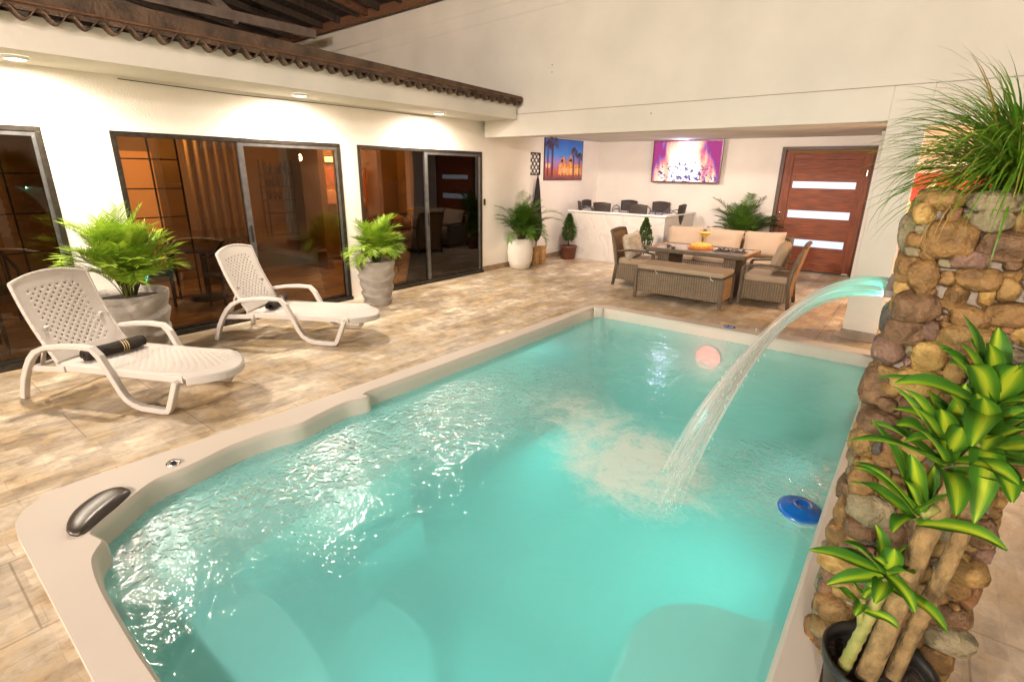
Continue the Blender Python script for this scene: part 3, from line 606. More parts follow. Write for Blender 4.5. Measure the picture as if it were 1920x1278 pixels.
mb = MB(); mb.add([(p[0], p[1], z) for z in (0, 0.10) for p in [(-0.512, 6.98), (-0.153, 6.965), (-0.153, 7.35), (-0.512, 7.35)]], [(0, 3, 2, 1), (4, 5, 6, 7), (0, 1, 5, 4), (1, 2, 6, 5), (2, 3, 7, 6), (3, 0, 4, 7)])
mb.build('column_base', mat('grey_base_tile', (0.27, 0.21, 0.16), 0.5, var=0.25, scale=5), gable, world=True)
mb = MB(); mb.bb(-6.6, 0.2, 7.45, 11.7, 2.50, 2.60); mb.build('alcove_ceiling', PLASTER2, gable, world=True)
for (p0, p1) in (((-11.2, 4.02), (-3.0, 4.16)), ((-11.4, 4.22), (-2.2, 4.36))):
    mb = MB(); mb.tube([(p0[0]+(p1[0]-p0[0])*t, fy(p0[0]+(p1[0]-p0[0])*t)+0.018, p0[1]+(p1[1]-p0[1])*t) for t in (0, .25, .5, .75, 1)], 0.012, 8)
    for t in (0.3, 0.55, 0.8):
        x = p0[0]+(p1[0]-p0[0])*t; mb.box((x, fy(x)+0.015, p0[1]+(p1[1]-p0[1])*t), (0.02, 0.02, 0.05))
    mb.build('conduit', PLASTER2, gable, world=True)
for (x, z) in ((-4.9, 3.35), (-4.9, 3.25), (-3.2, 2.58)):
    mb = MB(); mb.ball((x, fy(x)+(0.012 if z > 2.7 else 0.0), z), (0.007, 0.004, 0.011), seg=8, rings=5); mb.build('wall_plug', RUST, gable, world=True)
# ---- back wall of the alcove
back = empty('back_wall', (-3, 11.61, 0), 0, 'pale plaster wall at the back of the alcove behind sofa and television', 'wall')
mb = MB(); DX0, DX1 = -2.41, -0.86
mb.bb(-6.6, DX0, 11.61, 11.80, 0, 2.6); mb.bb(DX1, 0.3, 11.61, 11.80, 0, 2.6); mb.bb(DX0, DX1, 11.61, 11.80, 2.33, 2.6)
mb.bb(-4.9, DX0, 11.595, 11.612, 2.30, 2.33)
mb.build('wall', PLASTER2, back, world=True)
mb = MB(); mb.bb(-0.80, -0.62, 10.6, 11.61, 0, 2.5); mb.build('side_pier', PLASTER2, back, world=True)
# wooden pivot door
door = empty('wooden_door', (-1.63, 11.62, 0), 0, 'wide red-brown wooden door with three frosted glass strips at the back', 'door')
mb = MB(); mb.bb(DX0, DX0+0.075, 11.56, 11.70, 0, 2.33); mb.bb(DX1-0.04, DX1, 11.56, 11.70, 0, 2.33); mb.bb(DX0+0.075, DX1-0.04, 11.56, 11.70, 2.27, 2.33)
mb.build('frame', mat('dark_door_frame', (0.06, 0.022, 0.010), 0.45, var=0.3, scale=6), door, bevel=0.004, world=True)
mb = MB(); a, b_ = DX0+0.08, DX1-0.045
mb.bb(a, a+0.15, 11.575, 11.63, 0.03, 2.20); mb.bb(b_-0.15, b_, 11.575, 11.63, 0.03, 2.20)
mb.build('stile', DOORV, door, bevel=0.004, world=True)
mb = MB(); mb.bb(a, b_, 11.578, 11.628, 2.20, 2.245)
zs = [0.03, 0.49, 0.625, 1.03, 1.17, 1.585, 1.705, 2.10, 2.20]
mb.bb(a+0.15, b_-0.15, 11.592, 11.622, zs[0], zs[1]); mb.bb(a+0.15, b_-0.15, 11.592, 11.622, zs[2], zs[3]); mb.bb(a+0.15, b_-0.15, 11.592, 11.622, zs[4], zs[5]); mb.bb(a+0.15, b_-0.15, 11.592, 11.622, zs[6], zs[7])
mb.bb(a+0.15, b_-0.15, 11.577, 11.628, zs[7], zs[8])
for z0 in (zs[1], zs[3], zs[5]): pass
for z0, z1 in ((zs[1], zs[2]), (zs[3], zs[4]), (zs[5], zs[6])): mb.bb(a+0.15, a+0.19, 11.592, 11.622, z0, z1); mb.bb(b_-0.19, b_-0.15, 11.592, 11.622, z0, z1)
mb.build('panel', DOORW, door, bevel=0.003, world=True)
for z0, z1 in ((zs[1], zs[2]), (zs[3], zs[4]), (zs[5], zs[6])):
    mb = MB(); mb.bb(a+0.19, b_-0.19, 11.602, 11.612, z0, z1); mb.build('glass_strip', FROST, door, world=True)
for z in (1.11, 0.98):
    mb = MB(); mb.lathe([(0.0, 0.05), (0.022, 0.048), (0.028, 0.03), (0.014, 0.02), (0.014, 0.006), (0.034, 0.004), (0.034, 0.0)], n=18)
    M = Euler((R(90), 0, 0)).to_matrix(); mb.v = [M @ v+Vector((a+0.06, 11.575, z)) for v in mb.v]; mb.build('door_knob', CHROME, door, world=True)
mb = MB(); mb.bb(b_-0.06, b_-0.045, 11.56, 11.575, 1.82, 1.92); mb.bb(b_-0.12, b_-0.02, 11.56, 11.575, 0.02, 0.05); mb.build('hinge', CHROME, door, world=True)

# ---- neighbouring dark timber roof at top left
nr = empty('timber_roof', (-9, 5, 4.6), 0, 'dark open timber roof with rafters above the left house wing', 'roof')
mb = MB()
mb.add([(-16, 7.6, 4.75), (-6.1, 7.5, 4.75), (-7.8, 2.6, 5.6), (-16, 2.6, 5.6)], [(0, 1, 2, 3)]); 
mb.build('roof_boards', mat('roof_board', (0.050, 0.032, 0.022), 0.9, var=0.6, scale=4, bump=0.6, stretch=(1, 6, 1)), nr, solid=0.05, world=True)
for i in range(14):
    x = -15+i*0.68; mb = MB(); mb.bar((x, 7.45, 4.69), (x*1.0-0.55, 2.7, 5.50), 0.07, 0.12); mb.build('rafter', DARKWOOD, nr, world=True)
mb = MB(); mb.bar((-16, 7.42+0.28, 4.66), (-6.0, 7.16, 4.66), 0.10, 0.16); mb.build('wall_plate', RUST, nr, world=True)
mb = MB(); mb.bar((-9.3, 7.3, 4.70), (-8.9, 2.8, 5.2), 0.09, 0.14); mb.build('hip_beam', RUST, nr, world=True)
mb = MB(); mb.bar((-10.5, 6.9, 4.40), (-10.2, 2.0, 4.3), 0.10, 0.16); mb.bar((-10.3, 3.4, 4.3), (-10.3, 3.4, 5.5), 0.12); mb.bar((-10.4, 5.3, 4.3), (-10.35, 3.6, 5.4), 0.12)
mb.build('truss', mat('grey_truss', (0.22, 0.17, 0.14), 0.85, var=0.3, scale=4), nr, world=True)
nw = empty('neighbour_wall', (-13, 2, 0), 0, 'dim grey wall seen through the dark rafters at top left', 'wall')
mb = MB(); mb.bb(-14.3, -14.1, -10, 7.6, 0, 8); mb.bb(-14.1, -9.7, -10.2, -10.0, 0, 8); mb.build('wall', GREYWALL, nw, world=True)
mb = MB(); mb.bb(-14.1, -14.0, 3.2, 4.4, 4.2, 5.4); mb.build('opening', BLACKF, nw, world=True)

# ---- side room behind the column at right
sr = empty('side_room', (1, 10, 0), 0, 'warm lit room glimpsed between the column and the stone pillar', 'room')
mb = MB(); mb.bb(-0.6, 4.5, 9.6, 9.75, 0, 3.0); mb.bb(4.5, 4.6, 6.6, 9.75, 0, 3); mb.build('wall', mat('peach_wall', (0.70, 0.54, 0.44), 0.8, var=0.1, scale=2), sr, world=True)
mb = MB(); mb.bb(-0.16, 4.5, 7.4, 9.6, 2.46, 2.52); mb.build('ceiling', PLASTER2, sr, world=True)
mb = MB(); mb.bb(-0.25, 0.9, 9.45, 9.58, 1.95, 2.02); mb.bb(-0.25, 0.9, 9.45, 9.58, 2.28, 2.31); mb.build('shelf', PLASTER2, sr, world=True)
rc = empty('red_board', (0.1, 9.3, 0.9), 0, 'red board with crossed cream stripes behind the stone pillar', 'board')
REDM = mat('red_paint', (0.62, 0.025, 0.012), 0.35, var=0.1, scale=2); CREAM = mat('cream_paint', (0.80, 0.70, 0.42), 0.5)
mb = MB(); mb.bb(-0.42, 0.75, 9.30, 9.36, 0.85, 1.86); mb.build('panel', REDM, rc, bevel=0.005, world=True)
mb = MB(); mb.bar((-0.40, 9.285, 1.80), (0.08, 9.285, 0.95), 0.05, 0.02, upv=(0, 1, 0)); mb.bar((0.05, 9.265, 1.80), (-0.42, 9.265, 0.95), 0.05, 0.02, upv=(0, 1, 0)); mb.build('stripe', CREAM, rc, world=True)

# ============================================================ STONE PILLAR
pil = empty('stone_pillar', (0.17, 2.22, 0), 0, 'square pillar clad in brown river stones beside the pool at right', 'pillar')
PX0, PX1, PY0, PY1, PH = 0.0, 0.35, 1.99, 2.50, 1.72
mb = MB(); mb.bb(PX0, PX1, PY0, PY1, 0, PH); mb.build('mortar_core', MORTAR, pil, bevel=0.02, world=True)
def stone_mat(i, c1, c2):
    m = mat('river_stone_%d' % i if False else 'river_stone', c1, 0.6, color2=c2, scale=20, bump=0.95, bscale=38, detail=10, spec=0.3); return m
STONES = [stone_mat(0, (0.095, 0.052, 0.018), (0.25, 0.145, 0.050)), stone_mat(1, (0.13, 0.078, 0.026), (0.30, 0.19, 0.065)), stone_mat(2, (0.075, 0.043, 0.022), (0.17, 0.10, 0.050)),
          stone_mat(3, (0.05, 0.045, 0.038), (0.13, 0.115, 0.10)), stone_mat(4, (0.13, 0.062, 0.028), (0.25, 0.13, 0.06)), stone_mat(5, (0.22, 0.13, 0.035), (0.44, 0.30, 0.10)), stone_mat(6, (0.12, 0.105, 0.06), (0.25, 0.21, 0.125)), stone_mat(7, (0.10, 0.058, 0.040), (0.19, 0.115, 0.08))]
rnd = random.Random(11)
per = [('L', PY1, PY0), ('F', PX0, PX1), ('R', PY0, PY1), ('B', PX1, PX0)]
W1, W2 = PY1-PY0, PX1-PX0; TOT = 2*(W1+W2)
def per_pt(s):
    s = s % TOT
    if s < W1: return Vector((PX0, PY1-s, 0)), Vector((-1, 0, 0)), Vector((0, -1, 0))
    s -= W1
    if s < W2: return Vector((PX0+s, PY0, 0)), Vector((0, -1, 0)), Vector((1, 0, 0))
    s -= W2
    if s < W1: return Vector((PX1, PY0+s, 0)), Vector((1, 0, 0)), Vector((0, 1, 0))
    s -= W1
    return Vector((PX1-s, PY1, 0)), Vector((0, 1, 0)), Vector((-1, 0, 0))
placed = []
def try_place(a, b_, s, z):
    for (s2, z2, a2, b2) in placed:
        ds = abs(s-s2); ds = min(ds, TOT-ds)
        if (ds/(a+a2))**2+((z-z2)/(b_+b2))**2 < 0.70: return False
    return True
for (amax, amin, tries) in ((0.074, 0.052, 3500), (0.052, 0.038, 9000), (0.038, 0.025, 14000), (0.025, 0.013, 20000)):
    for k in range(tries):
        a = rnd.uniform(amin, amax); b_ = a*rnd.uniform(0.6, 0.92)
        if rnd.random() < 0.25: a, b_ = b_, a
        s_ = rnd.uniform(0, TOT); z = rnd.uniform(0.02, PH-b_*0.6)
        # the slot of the water blade stays free
        if s_ < W1 and 2.04 < PY1-s_ < 2.50 and 1.36 < z < 1.52: continue
        if try_place(a, b_, s_, z): placed.append((s_, z, a, b_))
mb = MB()
def add_stone(mb, c, nrm, tan, a, b_, t, mi, seed, roll=0.0):
    upz = Vector((0, 0, 1)) if abs(nrm.z) < .9 else Vector((0, 1, 0))
    seg, rg = 20, 13; vs = []; sv = Vector((seed*1.7, seed*0.9, seed*2.3))
    t1 = tan*math.cos(roll)+upz*math.sin(roll); u1 = upz*math.cos(roll)-tan*math.sin(roll)
    for j in range(rg+1):
        th = PI*j/rg
        for k in range(seg):
            ph = 2*PI*k/seg
            d = Vector((math.sin(th)*math.cos(ph), math.sin(th)*math.sin(ph), math.cos(th)))
            e = 0.80
            dd = Vector([math.copysign(abs(q)**e, q) for q in d])
            nz = 1+0.24*noise.noise(d*1.2+sv)+0.10*noise.noise(d*2.8+sv)+0.03*noise.noise(d*7+sv)
            p = c+t1*(dd.x*a*nz)+u1*(dd.y*b_*nz)+nrm*(dd.z*t*nz)
            vs.append(p)
    fs = [(j*seg+k, (j+1)*seg+k, (j+1)*seg+(k+1) % seg, j*seg+(k+1) % seg) for j in range(rg) for k in range(seg)]
    mb.add(vs, fs, mi, smooth=True)
for i, (s_, z, a, b_) in enumerate(placed):
    p, n_, t_ = per_pt(s_)
    mi = rnd.choices(range(8), (5.5, 5, 4, 0.9, 1.0, 3.0, 2.8, 1.8))[0]
    add_stone(mb, p+Vector((0, 0, z))+n_*0.004, n_, t_, a*1.05, b_*1.05, rnd.uniform(0.55, 0.85)*min(a, b_)+0.010, mi, i*3.1, rnd.uniform(-0.25, 0.25))
# coping stones around the planting bed
s_ = 0.0; k = 0
while s_ < TOT:
    a = rnd.uniform(0.05, 0.075); p, n_, t_ = per_pt(s_+a)
    add_stone(mb, p+Vector((0, 0, PH+0.018))-n_*0.02, n_, t_, a, rnd.uniform(0.026, 0.034), 0.05, rnd.choice([0, 1, 5, 6, 1]), 100+k, 0); s_ += a*1.9; k += 1
mb.build('stone_cladding', STONES, pil, world=True)
mb = MB(); mb.grid(lambda u, v: Vector((0.03+u*0.29, 2.02+v*0.45, PH+0.02+0.02*noise.noise(Vector((u*6, v*6, 0))))), 16, 16); mb.build('soil', SOIL, pil, world=True)
mb = MB(); mb.bb(-0.055, 0.01, 2.07, 2.45, 1.425, 1.45); mb.build('spout', SILVER, pil, bevel=0.003, world=True)

# ============================================================ PLANT TOOLS
def blade(mb, base, az, L, el, droop, w, mi=0, seg=7, twist=0.0):
    """one arching grass blade"""
    p = Vector(base); vs = []; fs = []; h = Vector((math.cos(az), math.sin(az), 0)); side = Vector((-h.y, h.x, 0))
    e = el
    for i in range(seg+1):
        t = i/seg; ww = w*(1-t**2.2)*(0.55+0.9*min(1, t*4)/2)
        sd = (side*math.cos(twist*t)+Vector((0, 0, 1))*math.sin(twist*t))
        vs += [p-sd*ww, p+sd*ww]
        p = p+(h*math.cos(e)+Vector((0, 0, math.sin(e))))*(L/seg); e -= droop/seg*(0.5+1.0*t)
    for i in range(seg): fs.append((2*i, 2*i+1, 2*i+3, 2*i+2))
    mb.add(vs, fs, mi, smooth=True)
def frond(mb, base, az, L, el, droop, rnd, nl=26, ll=0.20, w=0.008, mi=0, stem_mi=1, start=0.25):
    """pinnate palm frond"""
    p = Vector(base); h = Vector((math.cos(az), math.sin(az), 0)); side = Vector((-h.y, h.x, 0)); e = el; seg = nl
    pts = []; dirs = []
    for i in range(seg+1):
        pts.append(p.copy()); d = h*math.cos(e)+Vector((0, 0, math.sin(e))); dirs.append(d); p = p+d*(L/seg); e -= droop/seg*(0.35+1.3*i/seg)
    mb.tube(pts[::3]+[pts[-1]], [0.006*(1-0.8*j/len(pts[::3])) for j in range(len(pts[::3])+1)], 4, mi=stem_mi, caps=False)
    for i in range(int(seg*start), seg+1):
        t = (i/seg-start)/(1-start); l_ = ll*(0.55+0.75*math.sin(PI*min(1, 0.12+t*0.95)))*rnd.uniform(0.85, 1.12)
        d = dirs[i]; upv = side.cross(d).normalized()
        if upv.z < 0: upv = -upv
        for sgn in (-1, 1):
            out = (side*sgn*0.80+d*(0.50+0.5*t)+upv*0.30*rnd.uniform(0.3, 1.3)).normalized()
            q = pts[i].copy(); vs = []
            gr = rnd.uniform(0.15, 0.5)
            for j in range(4):
                s_ = j/3; ww = w*(0.5, 0.8, 0.55, 0.04)[j]
                wd = d.cross(out).normalized().cross(out).normalized()
                vs += [q-wd*ww, q+wd*ww]
                q = q+(out+Vector((0, 0, -gr*s_*1.4)))*(l_/3)
            mb.add(vs, [(0, 1, 3, 2), (2, 3, 5, 4), (4, 5, 7, 6)], mi, smooth=True)
def palm(name_parent, base, nf, L, rnd, mats, el=(0.6, 1.45), droop=(1.0, 1.9), nl=24, ll=0.18, w=0.008, clip=None, start=0.3):
    mb = MB()
    for k in range(nf):
        az = 2*PI*k/nf*2.4+rnd.uniform(-.35, .35)
        if clip: az = clip(az, rnd)
        q = rnd.random(); e = el[0]+(el[1]-el[0])*q
        r0 = rnd.uniform(0, 0.06)
        frond(mb, (base[0]+r0*math.cos(az), base[1]+r0*math.sin(az), base[2]), az, L*rnd.uniform(0.72, 1.08)*(0.85+0.35*q*q), e, rnd.uniform(*droop)*(1.15-0.55*q), rnd, nl, ll, w, start=start)
    return mb.build('foliage', mats, name_parent, world=True)

# grass clump on top of the pillar
gc = empty('grass_clump', (0.19, 2.24, PH+0.02), 0, 'long-bladed green grass clump growing on top of the stone pillar', 'plant')
mb = MB(); rnd = random.Random(5)
for k in range(1500):
    az = rnd.uniform(0, 2*PI); el = rnd.uniform(-0.1, 1.45); L_ = rnd.uniform(0.22, 0.45)
    rr = rnd.uniform(0, 0.075)
    blade(mb, (0.20+rr*math.cos(az), 2.22+rr*math.sin(az), PH+0.05+rnd.uniform(0, 0.08)), az+rnd.uniform(-.3, .3), L_, el, rnd.uniform(0.7, 2.5), rnd.uniform(0.0024, 0.0046), mi=0 if rnd.random() < 0.88 else 1, seg=8, twist=rnd.uniform(-1, 1))
mb.build('blades', [GRASSM, GRASSY], gc, world=True)
mb = MB(); mb.lathe([(0.03, -0.02), (0.05, 0.02), (0.045, 0.07), (0.01, 0.12)], (0.20, 2.22, PH+0.01), 14, fn=lambda a, z: 0.01*math.sin(5*a)); mb.build('crown', GRASSM, gc, world=True)

# ============================================================ DRACAENA
dr = empty('dracaena', (0.17, 1.74, 0), 0, 'potted dracaena with two thick canes and yellow-striped leaves before the stone pillar', 'plant')
mb = MB(); mb.lathe([(0.10, 0.0), (0.115, 0.02), (0.148, 0.27), (0.160, 0.275), (0.162, 0.31), (0.150, 0.31), (0.146, 0.26)], (0.175, 1.745, 0), 40); mb.build('pot', POTBLACK, dr, world=True)
mb = MB(); mb.lathe([(0.0, 0.262), (0.08, 0.262), (0.147, 0.256)], (0.175, 1.745, 0), 40); mb.build('soil', SOIL, dr, world=True)
def cane(a, b_, r0, r1, seed):
    mb = MB(); a = Vector(a); b_ = Vector(b_); n_ = 26; pts = []; rd = []
    for i in range(n_+1):
        t = i/n_; p = a.lerp(b_, t)+Vector((0.006*math.sin(5*t+seed), 0.006*math.sin(4*t+seed*2), 0)); pts.append(p); rd.append((r0+(r1-r0)*t)*(1+0.05*noise.noise(Vector((seed, t*9, 0)))))
    mb.tube(pts, rd, 20); mb.build('cane', BARK, dr, world=True)
cane((0.140, 1.70, 0.22), (0.212, 1.73, 1.03), 0.031, 0.028, 1)
cane((0.222, 1.76, 0.22), (0.272, 1.80, 0.97), 0.024, 0.020, 4)
mb = MB(); pts = [(0.085, 1.69, 0.25), (0.098, 1.69, 0.36), (0.112, 1.69, 0.47), (0.125, 1.70, 0.58), (0.13, 1.71, 0.66)]
full = []; 
for i in range(33):
    t = i/32*4; k = min(3, int(t)); f = t-k; p = Vector(pts[k]).lerp(Vector(pts[k+1]), f); full.append(p)
mb.tube(full, [0.019-0.005*i/32+(0.0022 if i % 3 == 0 else 0) for i in range(33)], 14)
mb.tube([(0.105, 1.69, 0.44), (0.092, 1.685, 0.50), (0.088, 1.68, 0.56)], [0.011, 0.010, 0.009], 10)
mb.build('stem', STEMG, dr, world=True)
def dleaf(mb, base, tip, w, arch=0.25, roll=0.0, seg=12):
    base = Vector(base); tip = Vector(tip); d = tip-base; L_ = d.length; mid = base.lerp(tip, 0.5)+Vector((0, 0, L_*arch))
    dn = d.normalized(); sd = dn.cross(Vector((0, 0, 1)))
    if sd.length < 0.2: sd = dn.cross(Vector((0, -1, 0)))
    sd.normalize(); vs = []; uvs = []; nu = 6
    for i in range(seg+1):
        t = i/seg; p = base*(1-t)**2+mid*2*t*(1-t)+tip*t*t
        tn = (mid-base)*2*(1-t)+(tip-mid)*2*t; tn.normalize(); s2 = (Matrix.Rotation(roll*(0.5+0.5*t), 3, tn) @ sd); nn = tn.cross(s2).normalized()
        if nn.z < 0: nn = -nn
        ww = w*(math.sin(PI*min(1, (t*0.93+0.07))**0.85)**0.70)*0.54+0.003
        for j in range(nu+1):
            a = j/nu*2-1
            vs.append(p+s2*(a*ww)+nn*(abs(a)**1.3*ww*0.42)+nn*(0.004*math.sin(9*t+a*2)*a)); uvs.append((j/nu, t))
    fs = [(i*(nu+1)+j, i*(nu+1)+j+1, (i+1)*(nu+1)+j+1, (i+1)*(nu+1)+j) for i in range(seg) for j in range(nu)]
    mb.add(vs, fs, 0, uvs, True)
rnd = random.Random(21)
def rosette(c, n_, L_, w, lean=(0, 0, 0), extra=(), up=0.5, azr=(0, 2*PI)):
    mb = MB(); c = Vector(c)
    for k in range(n_):
        az = azr[0]+(azr[1]-azr[0])*((k*0.382) % 1.0)+rnd.uniform(-.2, .2); q = k/n_
        el = up+(1.35-up)*q*0.95-0.2*rnd.random(); ll_ = L_*(1.05-0.45*q)*rnd.uniform(0.85, 1.1)
        d = Vector((math.cos(az)*math.cos(el), math.sin(az)*math.cos(el), math.sin(el)))+Vector(lean)
        d.normalize()
        b_ = c+Vector((0, 0, -0.04+0.08*q))+d*0.01
        tip = b_+d*ll_+Vector((0, 0, -ll_*(0.45 if q < 0.4 else 0.1)))
        dleaf(mb, b_, tip, w*(1.05-0.35*q), 0.24 if q < .5 else 0.1, rnd.uniform(-.5, .5))
    for (tip, ww, ar) in extra: dleaf(mb, c, tip, ww, ar, rnd.uniform(-.3, .3))
    return mb.build('leaves', DRAC, dr, world=True)
rosette((0.125, 1.69, 0.665), 9, 0.17, 0.046, (-0.2, -0.25, 0), [((-0.075, 1.62, 0.70), 0.045, 0.12), ((-0.01, 1.60, 0.62), 0.040, 0.12), ((0.20, 1.58, 0.66), 0.035, 0.25), ((0.12, 1.60, 0.82), 0.05, 0.02)])
rosette((0.088, 1.675, 0.56), 6, 0.09, 0.026, (-0.1, -0.2, 0))
rosette((0.150, 1.68, 0.90), 9, 0.22, 0.048, (-0.25, -0.1, 0.1), [((-0.02, 1.60, 1.04), 0.036, 0.25), ((0.00, 1.72, 1.13), 0.036, 0.15), ((0.10, 1.62, 1.10), 0.05, 0.05)])
rosette((0.175, 1.68, 1.08), 15, 0.27, 0.058, (-0.15, -0.2, 0.1), [((0.045, 1.64, 1.27), 0.060, 0.25), ((0.13, 1.60, 1.25), 0.06, 0.1)])
rosette((0.245, 1.72, 1.12), 15, 0.27, 0.060, (0.1, -0.25, 0.05), [((0.25, 1.56, 0.99), 0.062, 0.55), ((0.36, 1.62, 1.22), 0.06, 0.2), ((0.20, 1.60, 1.30), 0.06, 0.1)])
rosette((0.225, 1.70, 1.25), 16, 0.28, 0.060, (-0.15, -0.15, 0.15), [((0.10, 1.65, 1.39), 0.055, 0.18), ((0.13, 1.72, 1.47), 0.05, 0.12), ((0.24, 1.58, 1.40), 0.07, 0.08)])
mb = MB(); mb.tube([(0.215, 1.73, 0.98), (0.22, 1.71, 1.12), (0.225, 1.70, 1.27)], [0.022, 0.018, 0.013], 10); mb.tube([(0.19, 1.70, 0.93), (0.16, 1.68, 0.90)], [0.016, 0.013], 10); mb.tube([(0.255, 1.76, 0.97), (0.24, 1.72, 1.13)], [0.016, 0.013], 10)
mb.build('shoot', STEMG, dr, world=True)

# ============================================================ LOUNGERS
def make_lounger():
    r = empty('sun_lounger', (0, 0, 0), 0)
    tag(r, 'x', 'sun lounger', 'white plastic sun loungers beside the pool')
    SW = 0.66
    prof = [(0.0, 0.0), (0.025, 0.08), (0.06, 0.17), (0.11, 0.26), (0.17, 0.345), (0.24, 0.41), (0.33, 0.45), (0.49, 0.475), (0.65, 0.485), (0.78, 0.478), (0.835, 0.42), (0.90, 0.28), (0.96, 0.145), (1.00, 0.085), (1.06, 0.045), (1.13, 0.025), (1.30, 0.018), (1.355, 0.022), (1.38, 0.06), (1.47, 0.27)]
    for side in (0, 1):
        y = 0.0 if side == 0 else SW
        mb = MB(); m_ = len(prof); vs = []
        wy = 0.052; th = 0.046
        for i, (x, z) in enumerate(prof):
            a = prof[max(0, i-1)]; c = prof[min(m_-1, i+1)]; t = Vector((c[0]-a[0], c[1]-a[1])).normalized(); nn = Vector((-t.y, t.x))
            tt = th*(0.75 if 5 < i < 10 else 1.0); ww = wy*(1.15 if 5 < i < 10 else 1.0)
            for (k, q) in ((0.5, -0.5), (0.5, 0.5), (-0.5, 0.5), (-0.5, -0.5)):
                vs.append((x+nn.x*tt*k, y+ww*q, max(0.0, z+nn.y*tt*k+0.01)))
        fs = [(i*4+k, i*4+(k+1) % 4, (i+1)*4+(k+1) % 4, (i+1)*4+k) for i in range(m_-1) for k in range(4)]+[(3, 2, 1, 0), tuple((m_-1)*4+k for k in range(4))]
        mb.add(vs, fs); mb.build('side_frame', RESIN, r, bevel=0.009, seg=3)
    # perforated seat
    cell = 0.0142; nx = 84; ny = 40
    def holes(i, j, nu, nv, mx, my):
        if i < mx or i >= nu-mx or j < my or j >= nv-my: return False
        return (i % 4 == 0 and j % 4 == 0) or (i % 4 == 2 and j % 4 == 2)
    def seatf(u, v):  # u across, v along
        y = 0.035+u*(SW-0.07); bul = 0.20*(1-(2*u-1)**2)*v**3
        x = 0.40+v*1.12+bul
        z = 0.318-0.012*math.sin(PI*v)+(-0.03*max(0, v-0.93)/0.07)-0.006*math.cos((2*u-1)*PI/2)
        return Vector((x, y, z))
    mb = MB(); mb.grid(seatf, ny, nx, skip=lambda i, j: holes(i, j, ny, nx, 4, 6), smooth=True); mb.build('seat', RESIN, r, solid=0.012)
    mb = MB()
    for y in (0.035, SW-0.035): mb.bar((0.36, y, 0.295), (1.50, y, 0.287), 0.022, 0.055)
    k = 12; pts = [seatf(i/k, 1.0)+Vector((0, 0, -0.018)) for i in range(k+1)]
    for i in range(k): mb.bar(pts[i], pts[i+1]+(pts[i+1]-pts[i])*0.1, 0.018, 0.055)
    for x in (0.42, 0.80, 1.15): mb.bar((x, 0.04, 0.285), (x, SW-0.04, 0.285), 0.03, 0.03)
    mb.bar((0.12, 0.02, 0.27), (0.45, 0.02, 0.285), 0.02, 0.05); mb.bar((0.12, SW-0.02, 0.27), (0.45, SW-0.02, 0.285), 0.02, 0.05)
    mb.bar((0.13, 0.02, 0.27), (0.13, SW-0.02, 0.27), 0.03, 0.03)
    mb.build('seat_frame', RESIN, r, bevel=0.005)
    # perforated back
    def backf(u, v):
        y = 0.03+u*(SW-0.06); a = R(113)
        L_ = 0.665*v; bow = 0.045*(1-(2*u-1)**2)
        top = 0.055*(1-(2*u-1)**2)*v**4
        x = 0.40+math.cos(a)*(L_+top)-bow*0.4+0.03*math.sin(PI*v)*-1+0.0
        z = 0.33+math.sin(a)*(L_+top)
        return Vector((x, y, z))
    mb = MB(); mb.grid(backf, ny, 50, skip=lambda i, j: holes(i, j, ny, 50, 6, 6)); mb.build('backrest', RESIN, r, solid=0.012)
    mb = MB(); k = 10
    for u in (0.0, 1.0):
        for i in range(k): mb.bar(backf(u, i/k)+Vector((-0.012, 0, 0)), backf(u, (i+1)/k)+Vector((-0.012, 0, 0)), 0.018, 0.035, upv=(1, 0, 0.3))
    for i in range(k): mb.bar(backf(i/k, 1)+Vector((-0.012, 0, 0)), backf((i+1)/k, 1.0)+Vector((-0.012, 0, 0)), 0.02, 0.035, upv=(1, 0, 0.3))
    mb.bar((0.13, 0.10, 0.27), (0.27, 0.10, 0.60), 0.03, 0.02); mb.bar((0.13, SW-0.10, 0.27), (0.27, SW-0.10, 0.60), 0.03, 0.02)
    mb.build('back_frame', RESIN, r, bevel=0.004)
    return r
l1 = make_lounger(); l1.location = (-5.46, 0.62, 0); l1.rotation_euler.z = R(27.0); l1['label'] = 'nearer white perforated plastic sun lounger, at the left edge before the large grey pot'
l2 = copy_tree(l1); l2.location = (-5.85, 2.29, 0); l2.rotation_euler.z = R(31.5); l2['label'] = 'farther white perforated plastic sun lounger, in front of the middle glass door'
def towel(loc, rz, lab):
    t = empty('rolled_towel', loc, rz, lab, 'towel', 'dark rolled towels on the loungers'); mb = MB(); n_ = 26; vs = []
    pts = []; rd = []
    for i in range(n_+1): s_ = i/n_; pts.append((0, (s_-0.5)*0.46, 0)); rd.append(0.052+0.003*noise.noise(Vector((s_*9, loc[0], 0))))
    def f(u, v):
        a = u*2*PI*2.6; rr = 0.020+0.033*u+0.0035*noise.noise(Vector((u*5, v*6, loc[1])))
        rr *= (1-0.12*abs(2*v-1)**6)
        return Vector((rr*math.cos(a), (v-0.5)*(0.44+0.02*u), rr*math.sin(a)*0.92))
    mb.grid(f, 90, n_); mb.build('towel_roll', TOWEL, t, solid=0.006)
    mb = MB()
    for y in (0.045, 0.062, 0.079): mb.lathe([(0.0545, -0.003), (0.0555, 0), (0.0545, 0.003)], (0, 0, 0), 26, fn=None); 
    m3 = Euler((R(90), 0, 0)).to_matrix(); nv = len(mb.v)//3
    for i in range(len(mb.v)): k = i//nv; q = m3 @ mb.v[i]; mb.v[i] = Vector((q.x+0.0, q.y+0.045+0.018*k, q.z*0.92))
    mb.build('ribbon', RIBBON, t, solid=0.001)
def lpos(l_, x, y, z): p = Matrix.Rotation(l_.rotation_euler.z, 3, 'Z') @ Vector((x, y, z)); return (p.x+l_.location.x, p.y+l_.location.y, z)
